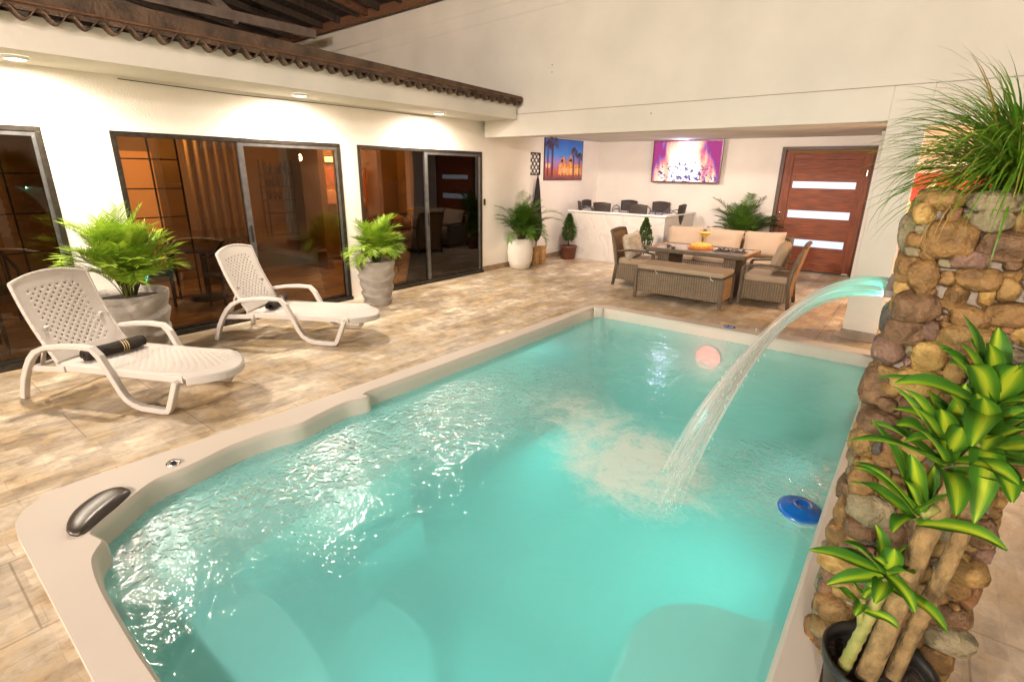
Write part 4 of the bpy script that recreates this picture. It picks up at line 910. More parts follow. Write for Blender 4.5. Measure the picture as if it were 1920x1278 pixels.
towel(lpos(l1, 0.60, 0.33, 0.372), R(27-14), 'dark brown rolled towel with gold ribbon on the nearer lounger')
towel(lpos(l2, 0.53, 0.36, 0.372), R(31+12), 'dark brown rolled towel on the farther lounger')

# ============================================================ POTTED PLANTS
def twisted_pot(p, r0, r1, h, name='pot'):
    mb = MB(); n_ = 64; prof = []
    prof = [(r0+(r1-r0)*(i/60), h*i/60) for i in range(61)]
    def fn(a, z):
        t = z/h; s_ = 0
        ph = 8.4*t*PI+1.5*math.sin(a+3.5*t)+0.8*math.sin(2*a+1+2*t)+0.5*math.sin(3*a-4*t)
        fr_ = (ph/(2*PI)) % 1.0; w_ = (fr_/0.78 if fr_ < 0.78 else (1-fr_)/0.22)*2-1; s_ = 0.019*w_*(0.75+0.5*noise.noise(Vector((math.cos(a)*1.5, math.sin(a)*1.5, t*3))))*math.sin(min(1, t*6)*PI/2)*min(1, (1-t)*8)
        return s_+0.006*noise.noise(Vector((math.cos(a)*3, math.sin(a)*3, z*8)))
    mb.lathe(prof, (0, 0, 0), 72, fn=fn); mb.lathe([(r1, h), (r1+0.004, h+0.012), (r1-0.02, h+0.014), (r1-0.03, h-0.06)], n=72)
    mb.build(name, POTGREY, p)
    mb = MB(); mb.lathe([(0.0, h-0.05), (r1*0.6, h-0.045), (r1-0.025, h-0.055)], n=40); mb.build('soil', SOIL, p)
pp = empty('potted_palm', (-6.0, 1.62, 0), 0, 'large bright green areca palm in twisted grey pot behind the nearer lounger', 'potted palm')
twisted_pot(pp, 0.25, 0.325, 0.62)
rnd = random.Random(41)
palm(pp, (-6.0, 1.62, 0.60), 74, 0.72, rnd, [PALM, PALMO], (1.08, 1.62), (0.4, 1.9), 34, 0.22, 0.0075, clip=lambda a, r: a if math.cos(a) > -0.35 else a+PI*0.8)
pp = empty('potted_palm', (-5.92, 4.52, 0), 0, 'bushy green palm in twisted grey pot between the middle and right glass doors', 'potted palm')
twisted_pot(pp, 0.19, 0.265, 0.60)
palm(pp, (-5.92, 4.52, 0.58), 52, 0.60, rnd, [PALM, PALMO], (0.95, 1.57), (0.7, 2.4), 26, 0.19, 0.0080, clip=lambda a, r: a if math.cos(a) > -0.5 else a+PI*0.8)
pp = empty('potted_palm', (-6.10, 8.12, 0), 0, 'palm in tall smooth white egg-shaped pot in the far left corner', 'potted palm')
mb = MB(); mb.lathe([(0.15, 0.0), (0.19, 0.02), (0.235, 0.16), (0.25, 0.32), (0.235, 0.48), (0.20, 0.575), (0.185, 0.585), (0.175, 0.57), (0.18, 0.50)], n=48); mb.build('pot', POTWHITE, pp)
mb = MB(); mb.lathe([(0.0, 0.53), (0.18, 0.525)], n=24); mb.build('soil', SOIL, pp)
palm(pp, (-6.10, 8.12, 0.52), 52, 0.78, rnd, [PALMD, PALMO], (0.9, 1.56), (0.6, 2.2), 30, 0.18, 0.0085, clip=lambda a, r: a if math.cos(a) > -0.4 else a+PI*0.8)
mb = MB()
for (az, L_, el, dp) in ((0.55, 1.05, 1.25, 1.9), (0.35, 0.95, 1.05, 1.6), (2.2, 1.1, 1.45, 1.1), (-2.1, 0.9, 1.3, 1.2), (-1.2, 0.8, 1.2, 1.5), (1.2, 0.85, 1.35, 1.3), (-0.6, 0.7, 1.0, 1.6)): frond(mb, (-6.08, 8.12, 0.55), az, L_, el, dp, rnd, 28, 0.17, 0.007, start=0.42)
mb.build('tall_frond', [PALMD, PALMO], pp, world=True)
pp = empty('potted_palm', (-2.85, 11.15, 0), 0, 'dark green palm standing behind the sofa beside the wooden door', 'potted palm')
mb = MB(); mb.lathe([(0.16, 0.0), (0.21, 0.36), (0.22, 0.38), (0.20, 0.38), (0.19, 0.34)], n=32); mb.build('pot', POTBROWN, pp)
palm(pp, (-2.85, 11.15, 0.36), 32, 1.15, rnd, [PALMD, PALMO], (1.2, 1.56), (0.8, 1.9), 36, 0.20, 0.011, start=0.35)
def conifer(p, base, h, rad, seed, stem=0.10):
    rnd = random.Random(seed); mb = MB()
    mb.tube([(0, 0, base), (0.005, 0, base+h*0.5), (0, 0, base+h*0.96)], [0.011, 0.008, 0.003], 7); mb.build('trunk', DARKWOOD, p)
    mb = MB()
    for k in range(1500):
        t = rnd.random()**0.8; z = base+stem+(h-stem)*t; az = rnd.uniform(0, 2*PI)
        env = rad*(math.sin(PI*min(1, (t*0.93+0.06))**0.62)**0.9)*(1+0.16*math.sin(az*3+t*9+seed))*(0.9+0.25*noise.noise(Vector((math.cos(az)*2, math.sin(az)*2, t*4+seed))))
        rr = env*rnd.uniform(0.45, 1.0); c = Vector((rr*math.cos(az), rr*math.sin(az), z)); L_ = rnd.uniform(0.028, 0.055)
        d = Vector((math.cos(az)*0.8, math.sin(az)*0.8, 0.9)).normalized(); sd = d.cross(Vector((rnd.gauss(0, 1), rnd.gauss(0, 1), rnd.gauss(0, 1)))).normalized()
        mb.add([c-sd*0.008, c+d*L_*0.5-sd*0.013, c+d*L_, c+d*L_*0.5+sd*0.013], [(0, 1, 2, 3)])
    mb.build('foliage', CONIF, p)
cf = empty('small_cypress', (-6.03, 9.78, 0), 0, 'small cone-shaped cypress in a brown pot at the left end of the marble counter', 'potted cypress', 'small potted cypresses by the marble counter')
mb = MB(); mb.lathe([(0.13, 0.0), (0.15, 0.02), (0.175, 0.24), (0.19, 0.25), (0.19, 0.29), (0.175, 0.29), (0.17, 0.25)], n=32); mb.build('pot', POTBROWN, cf)
mb = MB(); mb.lathe([(0.0, 0.265), (0.17, 0.26)], n=20); mb.build('soil', SOIL, cf); conifer(cf, 0.25, 0.70, 0.165, 3, 0.13)
cf = empty('small_cypress', (-4.17, 9.55, 0), 0, 'small cone-shaped cypress in front of the marble counter, behind the left armchair', 'potted cypress', 'small potted cypresses by the marble counter')
mb = MB(); mb.lathe([(0.12, 0.0), (0.15, 0.22), (0.165, 0.23), (0.165, 0.27), (0.15, 0.27), (0.145, 0.23)], n=32); mb.build('pot', POTBROWN, cf)
mb = MB(); mb.lathe([(0.0, 0.245), (0.15, 0.24)], n=20); mb.build('soil', SOIL, cf); conifer(cf, 0.23, 0.76, 0.16, 8, 0.10)

# baskets by the white pot
def basket(loc, h, r_, lab):
    b_ = empty('lidded_basket', loc, 0.4, lab, 'basket', 'woven baskets beside the white pot'); mb = MB()
    mb.lathe([(r_*0.86, 0.0), (r_*0.95, 0.02), (r_, h*0.5), (r_*1.02, h)], n=28, fn=lambda a, z: 0.003*math.sin(a*14)*math.sin(z*140)); mb.lathe([(r_*1.02, h), (r_*1.04, h+0.012), (r_*0.97, h+0.012), (r_*0.9, 0.03), (0, 0.03)], n=28)
    mb.build('body', BASKET, b_)
    for s in (-1, 1):
        mb = MB(); mb.tube([(s*r_*0.98, 0.05*math.cos(t*PI/6), h+0.055*math.sin(t*PI/6)) for t in range(7)], 0.007, 6); mb.build('handle', BASKET, b_)
basket((-6.12, 8.62, 0), 0.33, 0.115, 'nearer woven basket with loop handles beside the tall white pot'); basket((-6.17, 8.92, 0), 0.33, 0.115, 'rear woven basket with loop handles beside the tall white pot')
# closed umbrella
um = empty('closed_umbrella', (-6.33, 8.98, 0), 0, 'black folded parasol leaning upright behind the palm in the white pot', 'umbrella')
mb = MB(); mb.lathe([(0.012, 1.72), (0.03, 1.66), (0.055, 1.45), (0.085, 1.05), (0.12, 0.70), (0.10, 0.58), (0.05, 0.47), (0.02, 0.44)], n=32, fn=lambda a, z: 0.014*math.sin(a*8)*min(1, max(0, (1.7-z)))); mb.build('canopy', BLACKF, um)
mb = MB(); mb.tube([(0, 0, 0.0), (0, 0, 1.78)], 0.014, 8); mb.lathe([(0.16, 0.0), (0.16, 0.03), (0.03, 0.06)], n=24); mb.build('pole', RUBBER, um)
# wall lattice
la = empty('wall_lattice', (-6.42, 9.3, 1.97), 0, 'small dark openwork metal lattice hung on the left alcove wall', 'wall ornament')
mb = MB(); y0, y1, z0, z1 = 8.80, 9.16, 1.76, 2.17; X = -6.42
for a, b_ in (((y0, z0), (y1, z0)), ((y1, z0), (y1, z1)), ((y1, z1), (y0, z1)), ((y0, z1), (y0, z0))): mb.bar((X, a[0], a[1]), (X, b_[0], b_[1]), 0.02, 0.022, upv=(1, 0, 0))
for i in range(3):
    for j in range(3):
        cy_, cz_ = y0+(i+.5)*0.12, z0+(j+.5)*0.137; P4 = [(cy_-0.06, cz_), (cy_, cz_+0.068), (cy_+0.06, cz_), (cy_, cz_-0.068)]
        for k in range(4): a, b_ = P4[k], P4[(k+1) % 4]; mb.bar((X, a[0], a[1]), (X, b_[0], b_[1]), 0.012, 0.012, upv=(1, 0, 0))
mb.build('lattice', BLACKF, la, world=True)

# ============================================================ PICTURE AND TELEVISION
pc = empty('wall_picture', (-6.42, 10.05, 2.05), 0, 'colour photo print of lit orange buildings and palms under blue dusk sky', 'picture')
X = -6.405; Y0, Y1, Z0, Z1 = 9.32, 10.82, 1.66, 2.47
def pm(name, c, **k): return mat(name, c, 0.35, **k)
mb = MB(); mb.bb(-6.425, X, Y0, Y1, Z0, Z1)
skyp = pm('print_sky', (0.02, 0.12, 0.50)); N, L = nodes(skyp); b = N['Principled BSDF']; g = N.new('ShaderNodeNewGeometry'); sp = N.new('ShaderNodeSeparateXYZ'); L.new(g.outputs['Position'], sp.inputs[0])
nz = N.new('ShaderNodeTexNoise'); nz.inputs['Scale'].default_value = 4; L.new(g.outputs['Position'], nz.inputs[0])
a1 = N.new('ShaderNodeMath'); a1.operation = 'MULTIPLY_ADD'; a1.inputs[1].default_value = 0.12; L.new(nz.outputs[0], a1.inputs[0]); L.new(sp.outputs[2], a1.inputs[2])
mr = N.new('ShaderNodeMapRange'); mr.inputs['From Min'].default_value = Z0+0.05; mr.inputs['From Max'].default_value = Z1+0.06; L.new(a1.outputs[0], mr.inputs[0])
r = ramp(N, [(0.0, (0.10, 0.03, 0.06)), (0.22, (0.55, 0.10, 0.05)), (0.45, (0.35, 0.22, 0.55)), (0.62, (0.06, 0.26, 0.80)), (1.0, (0.015, 0.12, 0.55))]); L.new(mr.outputs[0], r.inputs[0]); L.new(r.outputs[0], b.inputs['Base Color'])
mb.build('canvas', skyp, pc, world=True)
mb = MB(); rnd = random.Random(9); f_ = 0.003
for i in range(11):   # facade blocks
    y = Y0+0.52+i*0.088; h = 0.30+0.10*(i in (1, 4, 5)) + 0.04*rnd.random(); mb.bb(X, X+f_, y, y+0.084, Z0+0.10, Z0+h)
mb.add([(X+f_, Y0+0.60, Z0+0.36), (X+f_, Y0+0.82, Z0+0.36), (X+f_, Y0+0.71, Z0+0.50)], [(0, 1, 2)]); mb.add([(X+f_, Y0+0.92, Z0+0.38), (X+f_, Y0+1.06, Z0+0.38), (X+f_, Y0+0.99, Z0+0.56)], [(0, 1, 2)])
mb.build('facade_print', pm('print_orange', (0.95, 0.28, 0.07), var=0.5, scale=14), pc, world=True)
mb = MB()
for i in range(16): y = Y0+0.54+i*0.056; mb.bb(X+f_, X+2*f_, y, y+0.022, Z0+0.14, Z0+0.24)
for i in range(6): mb.bb(X+f_, X+2*f_, Y0+0.60+i*0.14, Y0+0.61+i*0.14, Z0+0.08, Z0+0.34)
mb.build('window_print', pm('print_pale_window', (0.95, 0.62, 0.30)), pc, world=True); mb = MB(); mb.ball((X+f_, Y0+0.12, Z0+0.28), (0.004, 0.09, 0.055))
mb.build('light_print', pm('print_pale', (0.95, 0.62, 0.30)), pc, world=True)
PRD = pm('print_dark', (0.10, 0.04, 0.05), var=0.5, scale=9)
for (y, z, ht, s_) in ((Y0+0.27, Z0+0.05, 0.70, 1.5), (Y0+0.10, Z0+0.05, 0.62, 1.0), (Y0+1.12, Z0+0.08, 0.48, 1.1), (Y0+1.36, Z0+0.08, 0.40, 0.9)):
    mb = MB(); mb.bb(X+2*f_, X+3*f_, y-0.02*s_, y+0.02*s_, z, z+ht-0.03)
    for k in range(18):
        a = -0.5+k/17*(PI+1.0); L_ = 0.17*s_*rnd.uniform(.8, 1.1); c = Vector((X+3*f_, y, z+ht)); m_ = c+Vector((0, math.cos(a)*L_*.55, math.sin(a)*L_*.6)); e_ = m_+Vector((0, math.cos(a)*L_*.5, math.sin(a)*L_*.2-0.06)); w_ = 0.011
        mb.add([c, m_+Vector((0, w_, w_)), e_, m_-Vector((0, w_, w_))], [(0, 1, 2, 3)])
    mb.build('palm_print', PRD, pc, world=True)
mb = MB(); mb.bb(-6.426, X+0.002, Y0-0.012, Y0, Z0-0.012, Z1+0.012); mb.bb(-6.426, X+0.002, Y1, Y1+0.012, Z0-0.012, Z1+0.012); mb.bb(-6.426, X+0.002, Y0, Y1, Z1, Z1+0.012); mb.bb(-6.426, X+0.002, Y0, Y1, Z0-0.012, Z0); mb.build('frame', DARKWOOD, pc, world=True)

tv = empty('television', (-4.24, 11.48, 2.06), 0, 'wall mounted television glowing with white and magenta flames over burning logs', 'television')
def tm():
    m = bpy.data.materials.new('tv_screen'); m.use_nodes = True; N, L = nodes(m); b = N['Principled BSDF']; b.inputs['Base Color'].default_value = (0.01, 0.01, 0.01, 1); b.inputs['Roughness'].default_value = 0.6; b.inputs['Specular IOR Level'].default_value = 0.1
    tc = N.new('ShaderNodeTexCoord'); sp = N.new('ShaderNodeSeparateXYZ'); L.new(tc.outputs['UV'], sp.inputs[0])
    mp = N.new('ShaderNodeMapping'); mp.inputs['Scale'].default_value = (5.5, 0.8, 1); L.new(tc.outputs['UV'], mp.inputs[0])
    n1 = N.new('ShaderNodeTexNoise'); n1.inputs['Scale'].default_value = 1.3; n1.inputs['Detail'].default_value = 4; n1.inputs['Distortion'].default_value = 0.5; L.new(mp.outputs[0], n1.inputs[0])
    def M(op, a, b_=None, c=None):
        n = N.new('ShaderNodeMath'); n.operation = op
        for i, v in enumerate((a, b_, c)):
            if v is None: continue
            if isinstance(v, (int, float)): n.inputs[i].default_value = v
            else: L.new(v, n.inputs[i])
        return n.outputs[0]
    cx_ = M('ABSOLUTE', M('SUBTRACT', sp.outputs[0], 0.5))
    t = M('ADD', M('MULTIPLY', cx_, 1.15), M('MULTIPLY_ADD', sp.outputs[1], 0.25, M('MULTIPLY', n1.outputs[0], 0.75)))
    r = ramp(N, [(0.40, (1, 0.97, 0.88)), (0.70, (1.0, 0.90, 0.80)), (0.82, (1.0, 0.52, 0.34)), (0.91, (0.62, 0.12, 0.22)), (0.97, (0.14, 0.08, 0.32)), (1.0, (0.30, 0.03, 0.16))]); L.new(t, r.inputs[0])
    # logs: dark bits in the lower half
    mp2 = N.new('ShaderNodeMapping'); mp2.inputs['Scale'].default_value = (17, 12, 1); mp2.inputs['Rotation'].default_value = (0, 0, 0.2); L.new(tc.outputs['UV'], mp2.inputs[0])
    n2 = N.new('ShaderNodeTexNoise'); n2.inputs['Scale'].default_value = 1.0; n2.inputs['Detail'].default_value = 6; n2.inputs['Distortion'].default_value = 1.2; L.new(mp2.outputs[0], n2.inputs[0])
    lo = M('LESS_THAN', sp.outputs[1], 0.52); lg = M('MULTIPLY', M('GREATER_THAN', M('ADD', n2.outputs[0], M('MULTIPLY', M('SUBTRACT', 0.35, sp.outputs[1]), 0.14)), 0.585), lo)
    mx = N.new('ShaderNodeMix'); mx.data_type = 'RGBA'; L.new(lg, mx.inputs[0]); L.new(r.outputs[0], mx.inputs[6]); mx.inputs[7].default_value = (0.10, 0.05, 0.26, 1)
    L.new(mx.outputs[2], b.inputs['Emission Color']); b.inputs['Emission Strength'].default_value = 0.95
    return m
mb = MB(); mb.add([(-4.965, 11.452, 1.655), (-3.515, 11.452, 1.655), (-3.515, 11.452, 2.465), (-4.965, 11.452, 2.465)], [(0, 1, 2, 3)], uvs=[(0, 0), (1, 0), (1, 1), (0, 1)]); mb.build('screen', tm(), tv, world=True)
mb = MB(); mb.bb(-4.985, -3.495, 11.456, 11.49, 1.635, 2.485)
for q in ((-4.985, -4.966, 1.635, 2.485), (-3.514, -3.495, 1.635, 2.485), (-4.966, -3.514, 2.466, 2.485), (-4.966, -3.514, 1.635, 1.654)): mb.bb(q[0], q[1], 11.447, 11.456, q[2], q[3])
mb.build('bezel', mat('tv_bezel', (0.12, 0.02, 0.025), 0.3), tv, world=True)
mb = MB(); mb.bb(-4.4, -4.08, 11.49, 11.61, 1.9, 2.2); mb.build('wall_mount', RUBBER, tv, world=True)
lamp('tv_glow_fill', 'POINT', (-4.3, 11.3, 2.42), 5, (0.62, 0.50, 1.0), 0.05)  # added lamp standing in for the screen's violet glow on the wall

# ============================================================ COUNTER WITH CHAIRS
ct = empty('marble_counter', (-5.0, 10.4, 0), 0, 'low white veined marble counter wrapping round the dining corner below the television', 'counter')
mb = MB(); mb.bb(-6.17, -3.98, 9.99, 10.08, 0, 1.00); mb.bb(-4.07, -3.98, 10.08, 11.60, 0, 1.00); mb.bb(-6.17, -6.08, 10.08, 10.8, 0, 1.00); mb.build('front_panel', MARBLE, ct, bevel=0.003, world=True)
mb = MB(); mb.bb(-6.20, -3.95, 9.96, 10.12, 1.001, 1.03); mb.bb(-4.10, -3.95, 10.12, 11.60, 1.001, 1.03); mb.bb(-6.20, -6.05, 10.12, 10.8, 1.001, 1.03); mb.build('coping', mat('counter_top', (0.80, 0.77, 0.74), 0.25), ct, bevel=0.004, world=True)
ht = empty('bar_table', (-5.1, 10.85, 0), 0, 'long white high table behind the marble counter', 'table')
mb = MB(); mb.bb(-5.95, -4.3, 10.42, 11.28, 0.965, 0.995); mb.build('table_top', mat('glossy_white', (0.82, 0.80, 0.80), 0.15), ht, bevel=0.004, world=True)
for x in (-5.85, -4.4):
    for y in (10.52, 11.18): mb = MB(); mb.bb(x-0.03, x+0.03, y-0.03, y+0.03, 0, 0.965); mb.build('leg', WHITEP, ht, world=True)
def make_barchair():
    r = empty('bar_chair', (0, 0, 0), 0); tag(r, 'x', 'chair', 'dark woven bar chairs round the white table')
    mb = MB(); mb.grid(lambda u, v: Vector((-0.21+0.03*(1-v)+u*(0.42-0.06*(1-v)), -0.19-0.05*v-0.03*math.sin(PI*u), 0.80+v*0.40+0.02*math.sin(PI*u)*v)), 12, 8); mb.build('backrest', RATTAN, r, solid=0.02)
    mb = MB(); mb.box((0, 0, 0.74), (0.42, 0.40, 0.04)); mb.build('seat', RATTAN, r, bevel=0.01)
    for s in (-1, 1):
        mb = MB(); mb.tube([(s*0.20, -0.20, 0.0), (s*0.22, -0.21, 0.75), (s*0.235, -0.20, 1.05), (s*0.255, -0.10, 1.10), (s*0.26, 0.05, 1.07), (s*0.245, 0.15, 0.95), (s*0.22, 0.18, 0.75), (s*0.22, 0.20, 0.0)], 0.011, 7); mb.build('arm_frame', SILVER, r)
    return r
bc = make_barchair()
spots = [(-5.45, 10.35, 0, 'dark woven bar chair, near side, middle of the white table, back to the pool'), (-4.62, 10.33, 0, 'dark woven bar chair, near side, right of the white table, back to the pool'),
         (-5.50, 11.30, PI, 'dark woven bar chair on the far side facing the middle of the white table'), (-4.72, 11.30, PI, 'dark woven bar chair on the far side facing the right of the white table'),
         (-6.02, 10.85, -PI/2, 'dark woven bar chair at the left end of the white table, nearest the picture'), (-5.88, 10.36, -0.9, 'dark woven bar chair turned sideways at the near left corner of the white table'), (-4.20, 10.85, PI/2, 'dark woven bar chair at the right end of the white table, side-on')]
for i, (x, y, rz, lab) in enumerate(spots):
    c = bc if i == 0 else copy_tree(bc); c.location = (x, y, 0); c.rotation_euler.z = rz; c['label'] = lab

# ============================================================ WICKER LOUNGE SET
# bench
be = empty('wicker_bench', (-2.64, 7.6, 0), 0, 'long low grey wicker bench with beige seat cushion nearest the pool', 'bench')
mb = MB(); mb.bb(-3.27, -2.01, 7.32, 7.34, 0.10, 0.41); mb.bb(-3.27, -2.01, 7.82, 7.84, 0.10, 0.41); mb.bb(-3.27, -3.25, 7.34, 7.82, 0.10, 0.41); mb.bb(-3.25, -2.03, 7.34, 7.82, 0.36, 0.39); mb.build('wicker_skirt', WICK, be, world=True)
mb = MB(); mb.bb(-2.03, -2.008, 7.345, 7.815, 0.10, 0.41); mb.build('end_panel', WICKT, be, world=True)
for x in (-3.275, -2.005):
    for y in (7.315, 7.845): mb = MB(); mb.bar((x, y, 0), (x, y, 0.42), 0.045); mb.build('leg', WICKE, be, bevel=0.008, world=True)
mb = MB(); mb.bb(-3.29, -1.99, 7.305, 7.855, 0.42, 0.432); mb.build('top_rail', WICKE, be, world=True)
mb = MB(); mb.box((-2.64, 7.585, 0.475), (1.27, 0.53, 0.08)); mb.build('cushion', CUSH, be, bevel=0.03, seg=4, world=True)
for x in (-2.98, -2.18): mb = MB(); mb.tube([(x, 7.31, 0.45), (x+0.02, 7.295, 0.42), (x+0.05, 7.30, 0.40)], 0.006, 5); mb.build('tie_tape', WHITEP, be, world=True)
# table
tb = empty('wicker_table', (-2.68, 8.43, 0), 0, 'rectangular wicker dining table with slatted top between bench and sofa', 'table')
mb = MB(); mb.bb(-3.45, -1.92, 7.98, 8.06, 0.62, 0.68); mb.bb(-3.45, -1.92, 8.82, 8.90, 0.62, 0.68); mb.build('apron', WICKE, tb, bevel=0.01, world=True)
for x in (-3.45, -2.00): mb = MB(); mb.bb(x, x+0.08, 8.06, 8.82, 0.62, 0.68); mb.build('end_rail', WICKT, tb, bevel=0.01, world=True)
mb = MB(); mb.bb(-3.37, -2.00, 8.06, 8.82, 0.645, 0.672); mb.build('table_top', mat('grey_table_glass', (0.36, 0.31, 0.29), 0.18, var=0.15, scale=6), tb, world=True)
for x in (-3.20, -2.17):
    mb = MB(); mb.bb(x-0.09, x+0.09, 8.12, 8.76, 0.06, 0.62); mb.build('pedestal', WICK, tb, world=True)
    mb = MB(); mb.bb(x-0.10, x+0.10, 8.10, 8.78, 0.0, 0.05); mb.build('foot', WICKE, tb, bevel=0.01, world=True)
mb = MB(); mb.bb(-3.11, -2.26, 8.40, 8.48, 0.10, 0.30); mb.build('stretcher', WICK, tb, world=True)
# things on the table
sk = empty('serving_basket', (-2.72, 8.42, 0.673), 0, 'yellow woven serving basket with lid in the middle of the table', 'basket')
mb = MB(); mb.lathe([(0.0, 0.012), (0.17, 0.012), (0.20, 0.03), (0.21, 0.03), (0.18, 0.0), (0.0, 0.0)], n=28); mb.build('tray', mat('orange_tray', (0.55, 0.20, 0.05), 0.5), sk)
YB = mat('yellow_straw', (0.70, 0.42, 0.08), 0.7, var=0.35, scale=30, bump=0.7)
mb = MB(); mb.lathe([(0.11, 0.014), (0.15, 0.03), (0.16, 0.075), (0.14, 0.08), (0.06, 0.10), (0.0, 0.105)], n=28, fn=lambda a, z: 0.004*math.sin(a*12)); mb.build('bowl', YB, sk)
gs = empty('cocktail_vase', (-2.80, 8.80, 0.673), 0, 'tall yellow drink glass standing behind the serving basket', 'glass')
mb = MB(); mb.lathe([(0.05, 0.0), (0.05, 0.008), (0.008, 0.015), (0.007, 0.13), (0.03, 0.16), (0.09, 0.21), (0.12, 0.225), (0.09, 0.23), (0.0, 0.22)], n=20); mb.build('glass', YB, gs)
for i, (x, y, rz) in enumerate([(-3.17, 8.22, 0.4), (-3.06, 8.14, 1.2)]):
    o = empty('black_cup', (x, y, 0.673), rz, ['small black cup at the left end of the table, farther one', 'small black cup at the left end of the table, nearer one'][i], 'cup', 'small black cups on the table')
    mb = MB(); mb.lathe([(0.0, 0.0), (0.028, 0.0), (0.036, 0.05-0.02*i), (0.032, 0.05-0.02*i), (0.0, 0.01)], n=18); mb.build('cup', RUBBER, o)
    mb = MB(); mb.tube([(0.034, 0, 0.035-0.01*i), (0.055, 0, 0.03-0.01*i), (0.034, 0, 0.012)], 0.004, 6); mb.build('handle', RUBBER, o)
gr = empty('black_grill_rack', (-2.22, 8.27, 0.673), 0.1, 'black wire rack with skewers at the right end of the table', 'rack')
mb = MB()
for k in range(16): mb.tube([(-0.22+k*0.029, -0.10, 0.02), (-0.22+k*0.029, 0.10, 0.02+0.02*(k % 3))], 0.005, 5)
for y in (-0.10, 0, 0.10): mb.tube([(-0.24, y, 0.02), (0.24, y, 0.025)], 0.006, 5)
rnd = random.Random(2)
for k in range(26): a = rnd.uniform(0, PI); x, y = rnd.uniform(-.2, .2), rnd.uniform(-.08, .08); mb.tube([(x, y, 0.03), (x+0.06*math.cos(a), y+0.06*math.sin(a), 0.05+rnd.uniform(0, .03))], 0.006, 5)
mb.build('rack', RUBBER, gr)
# armchairs
def make_armchair(body):
    r = empty('wicker_armchair', (0, 0, 0), 0); tag(r, 'x', 'armchair', 'grey wicker armchairs at the table ends')
    # faces +x; footprint x 0..0.66, y 0..0.68
    mb = MB(); mb.bb(0.03, 0.63, 0.015, 0.035, 0.10, 0.36); mb.bb(0.03, 0.63, 0.645, 0.665, 0.10, 0.36); mb.bb(0.62, 0.64, 0.035, 0.645, 0.10, 0.36); mb.bb(0.05, 0.62, 0.035, 0.645, 0.32, 0.345); mb.build('wicker_skirt', WICK, r)
    for y in (0.02, 0.66):
        mb = MB(); mb.bar((0.66, y, 0.0), (0.655, y, 0.56), 0.045, 0.05); mb.build('leg', WICKE, r, bevel=0.008)
        mb = MB(); mb.tube([(0.0, y, 0.0), (0.045, y, 0.35), (0.02, y, 0.60), (-0.075, y, 0.88)], [0.026, 0.028, 0.028, 0.022], 8); mb.build('leg', WICKE, r)
        mb = MB(); mb.tube([(0.02, y, 0.565), (0.25, y, 0.60), (0.45, y, 0.60), (0.66, y, 0.565)], [0.022, 0.034, 0.034, 0.026], 8, flat=0.55, upv=(0, 0, 1)); mb.build('armrest', WICKE, r)
    mb = MB(); mb.grid(lambda u, v: Vector((0.045-0.12*max(0, v-0.25)/0.75, 0.03+u*0.62, 0.10+v*0.79+0.02*math.sin(PI*u)*v)), 10, 12); mb.build('backrest', body, r, solid=0.025)
    mb = MB(); mb.tube([(-0.082, y_, 0.89+0.02*math.sin(PI*(y_-0.02)/0.64)) for y_ in (0.02, 0.18, 0.34, 0.5, 0.66)], 0.028, 8); mb.build('top_rail', WICKE, r)
    mb = MB(); mb.box((0.345, 0.34, 0.405), (0.58, 0.60, 0.11)); mb.build('seat_cushion', CUSH, r, bevel=0.035, seg=4)
    return r
c1 = make_armchair(WICKT); c1.location = (-3.98, 7.93, 0); c1.rotation_euler.z = R(6); c1['label'] = 'wicker armchair at the left end of the table, facing right'
c2 = copy_tree(c1); c2.location = (-1.30, 8.60, 0); c2.rotation_euler.z = R(180+4); c2['label'] = 'wicker armchair at the right end of the table, tan woven back toward the door'
def pillow(loc, rot, size, m, lab, grp=None):
    o = empty('throw_pillow', loc, 0, lab, 'pillow', grp); mb = MB(); mb.pillow((0, 0, 0), size, rot, n=12); mb.build('pillow', m, o); return o
pillow((-3.77, 8.17, 0.66), (R(-12), R(-8), R(84)), (0.46, 0.17, 0.44), CUSH2, 'mottled beige throw pillow on the left armchair', 'pillows on the armchairs')
pillow((-1.50, 8.22, 0.70), (R(14), R(6), R(94)), (0.50, 0.17, 0.46), CUSH, 'plain beige throw pillow on the right armchair', 'pillows on the armchairs')
# sofa
so = empty('wicker_sofa', (-2.75, 9.5, 0), 0, 'three seat wicker sofa behind the table, beneath the palm', 'sofa')
mb = MB(); mb.bb(-3.75, -1.70, 9.12, 9.14, 0.10, 0.36); mb.bb(-3.75, -3.72, 9.14, 9.80, 0.10, 0.52); mb.bb(-1.73, -1.70, 9.14, 9.80, 0.10, 0.52); mb.bb(-3.72, -1.73, 9.14, 9.78, 0.32, 0.35); mb.build('base', WICK, so, world=True)
mb = MB(); mb.grid(lambda u, v: Vector((-3.77+u*2.09, 9.76+0.10*v, 0.12+v*0.68+0.02*math.sin(PI*u))), 20, 8); mb.build('backrest', WICKT, so, solid=0.03, world=True)
mb = MB(); mb.tube([(-3.77, 9.85, 0.80), (-3.2, 9.86, 0.82), (-2.7, 9.86, 0.825), (-2.2, 9.86, 0.82), (-1.68, 9.85, 0.80)], 0.03, 8); mb.bar((-3.77, 9.82, 0.5), (-3.77, 9.86, 0.82), 0.06); mb.bar((-1.68, 9.82, 0.5), (-1.68, 9.86, 0.82), 0.06); mb.build('top_rail', WICKE, so, world=True)
for x in (-3.73, -1.72):
    for y in (9.14, 9.8): mb = MB(); mb.bar((x, y, 0), (x, y, 0.55), 0.05); mb.build('leg', WICKE, so, bevel=0.006, world=True)
    mb = MB(); mb.tube([(x, 9.12, 0.55), (x, 9.4, 0.575), (x, 9.82, 0.56)], 0.032, 8, flat=0.6); mb.build('armrest', WICKE, so, world=True)
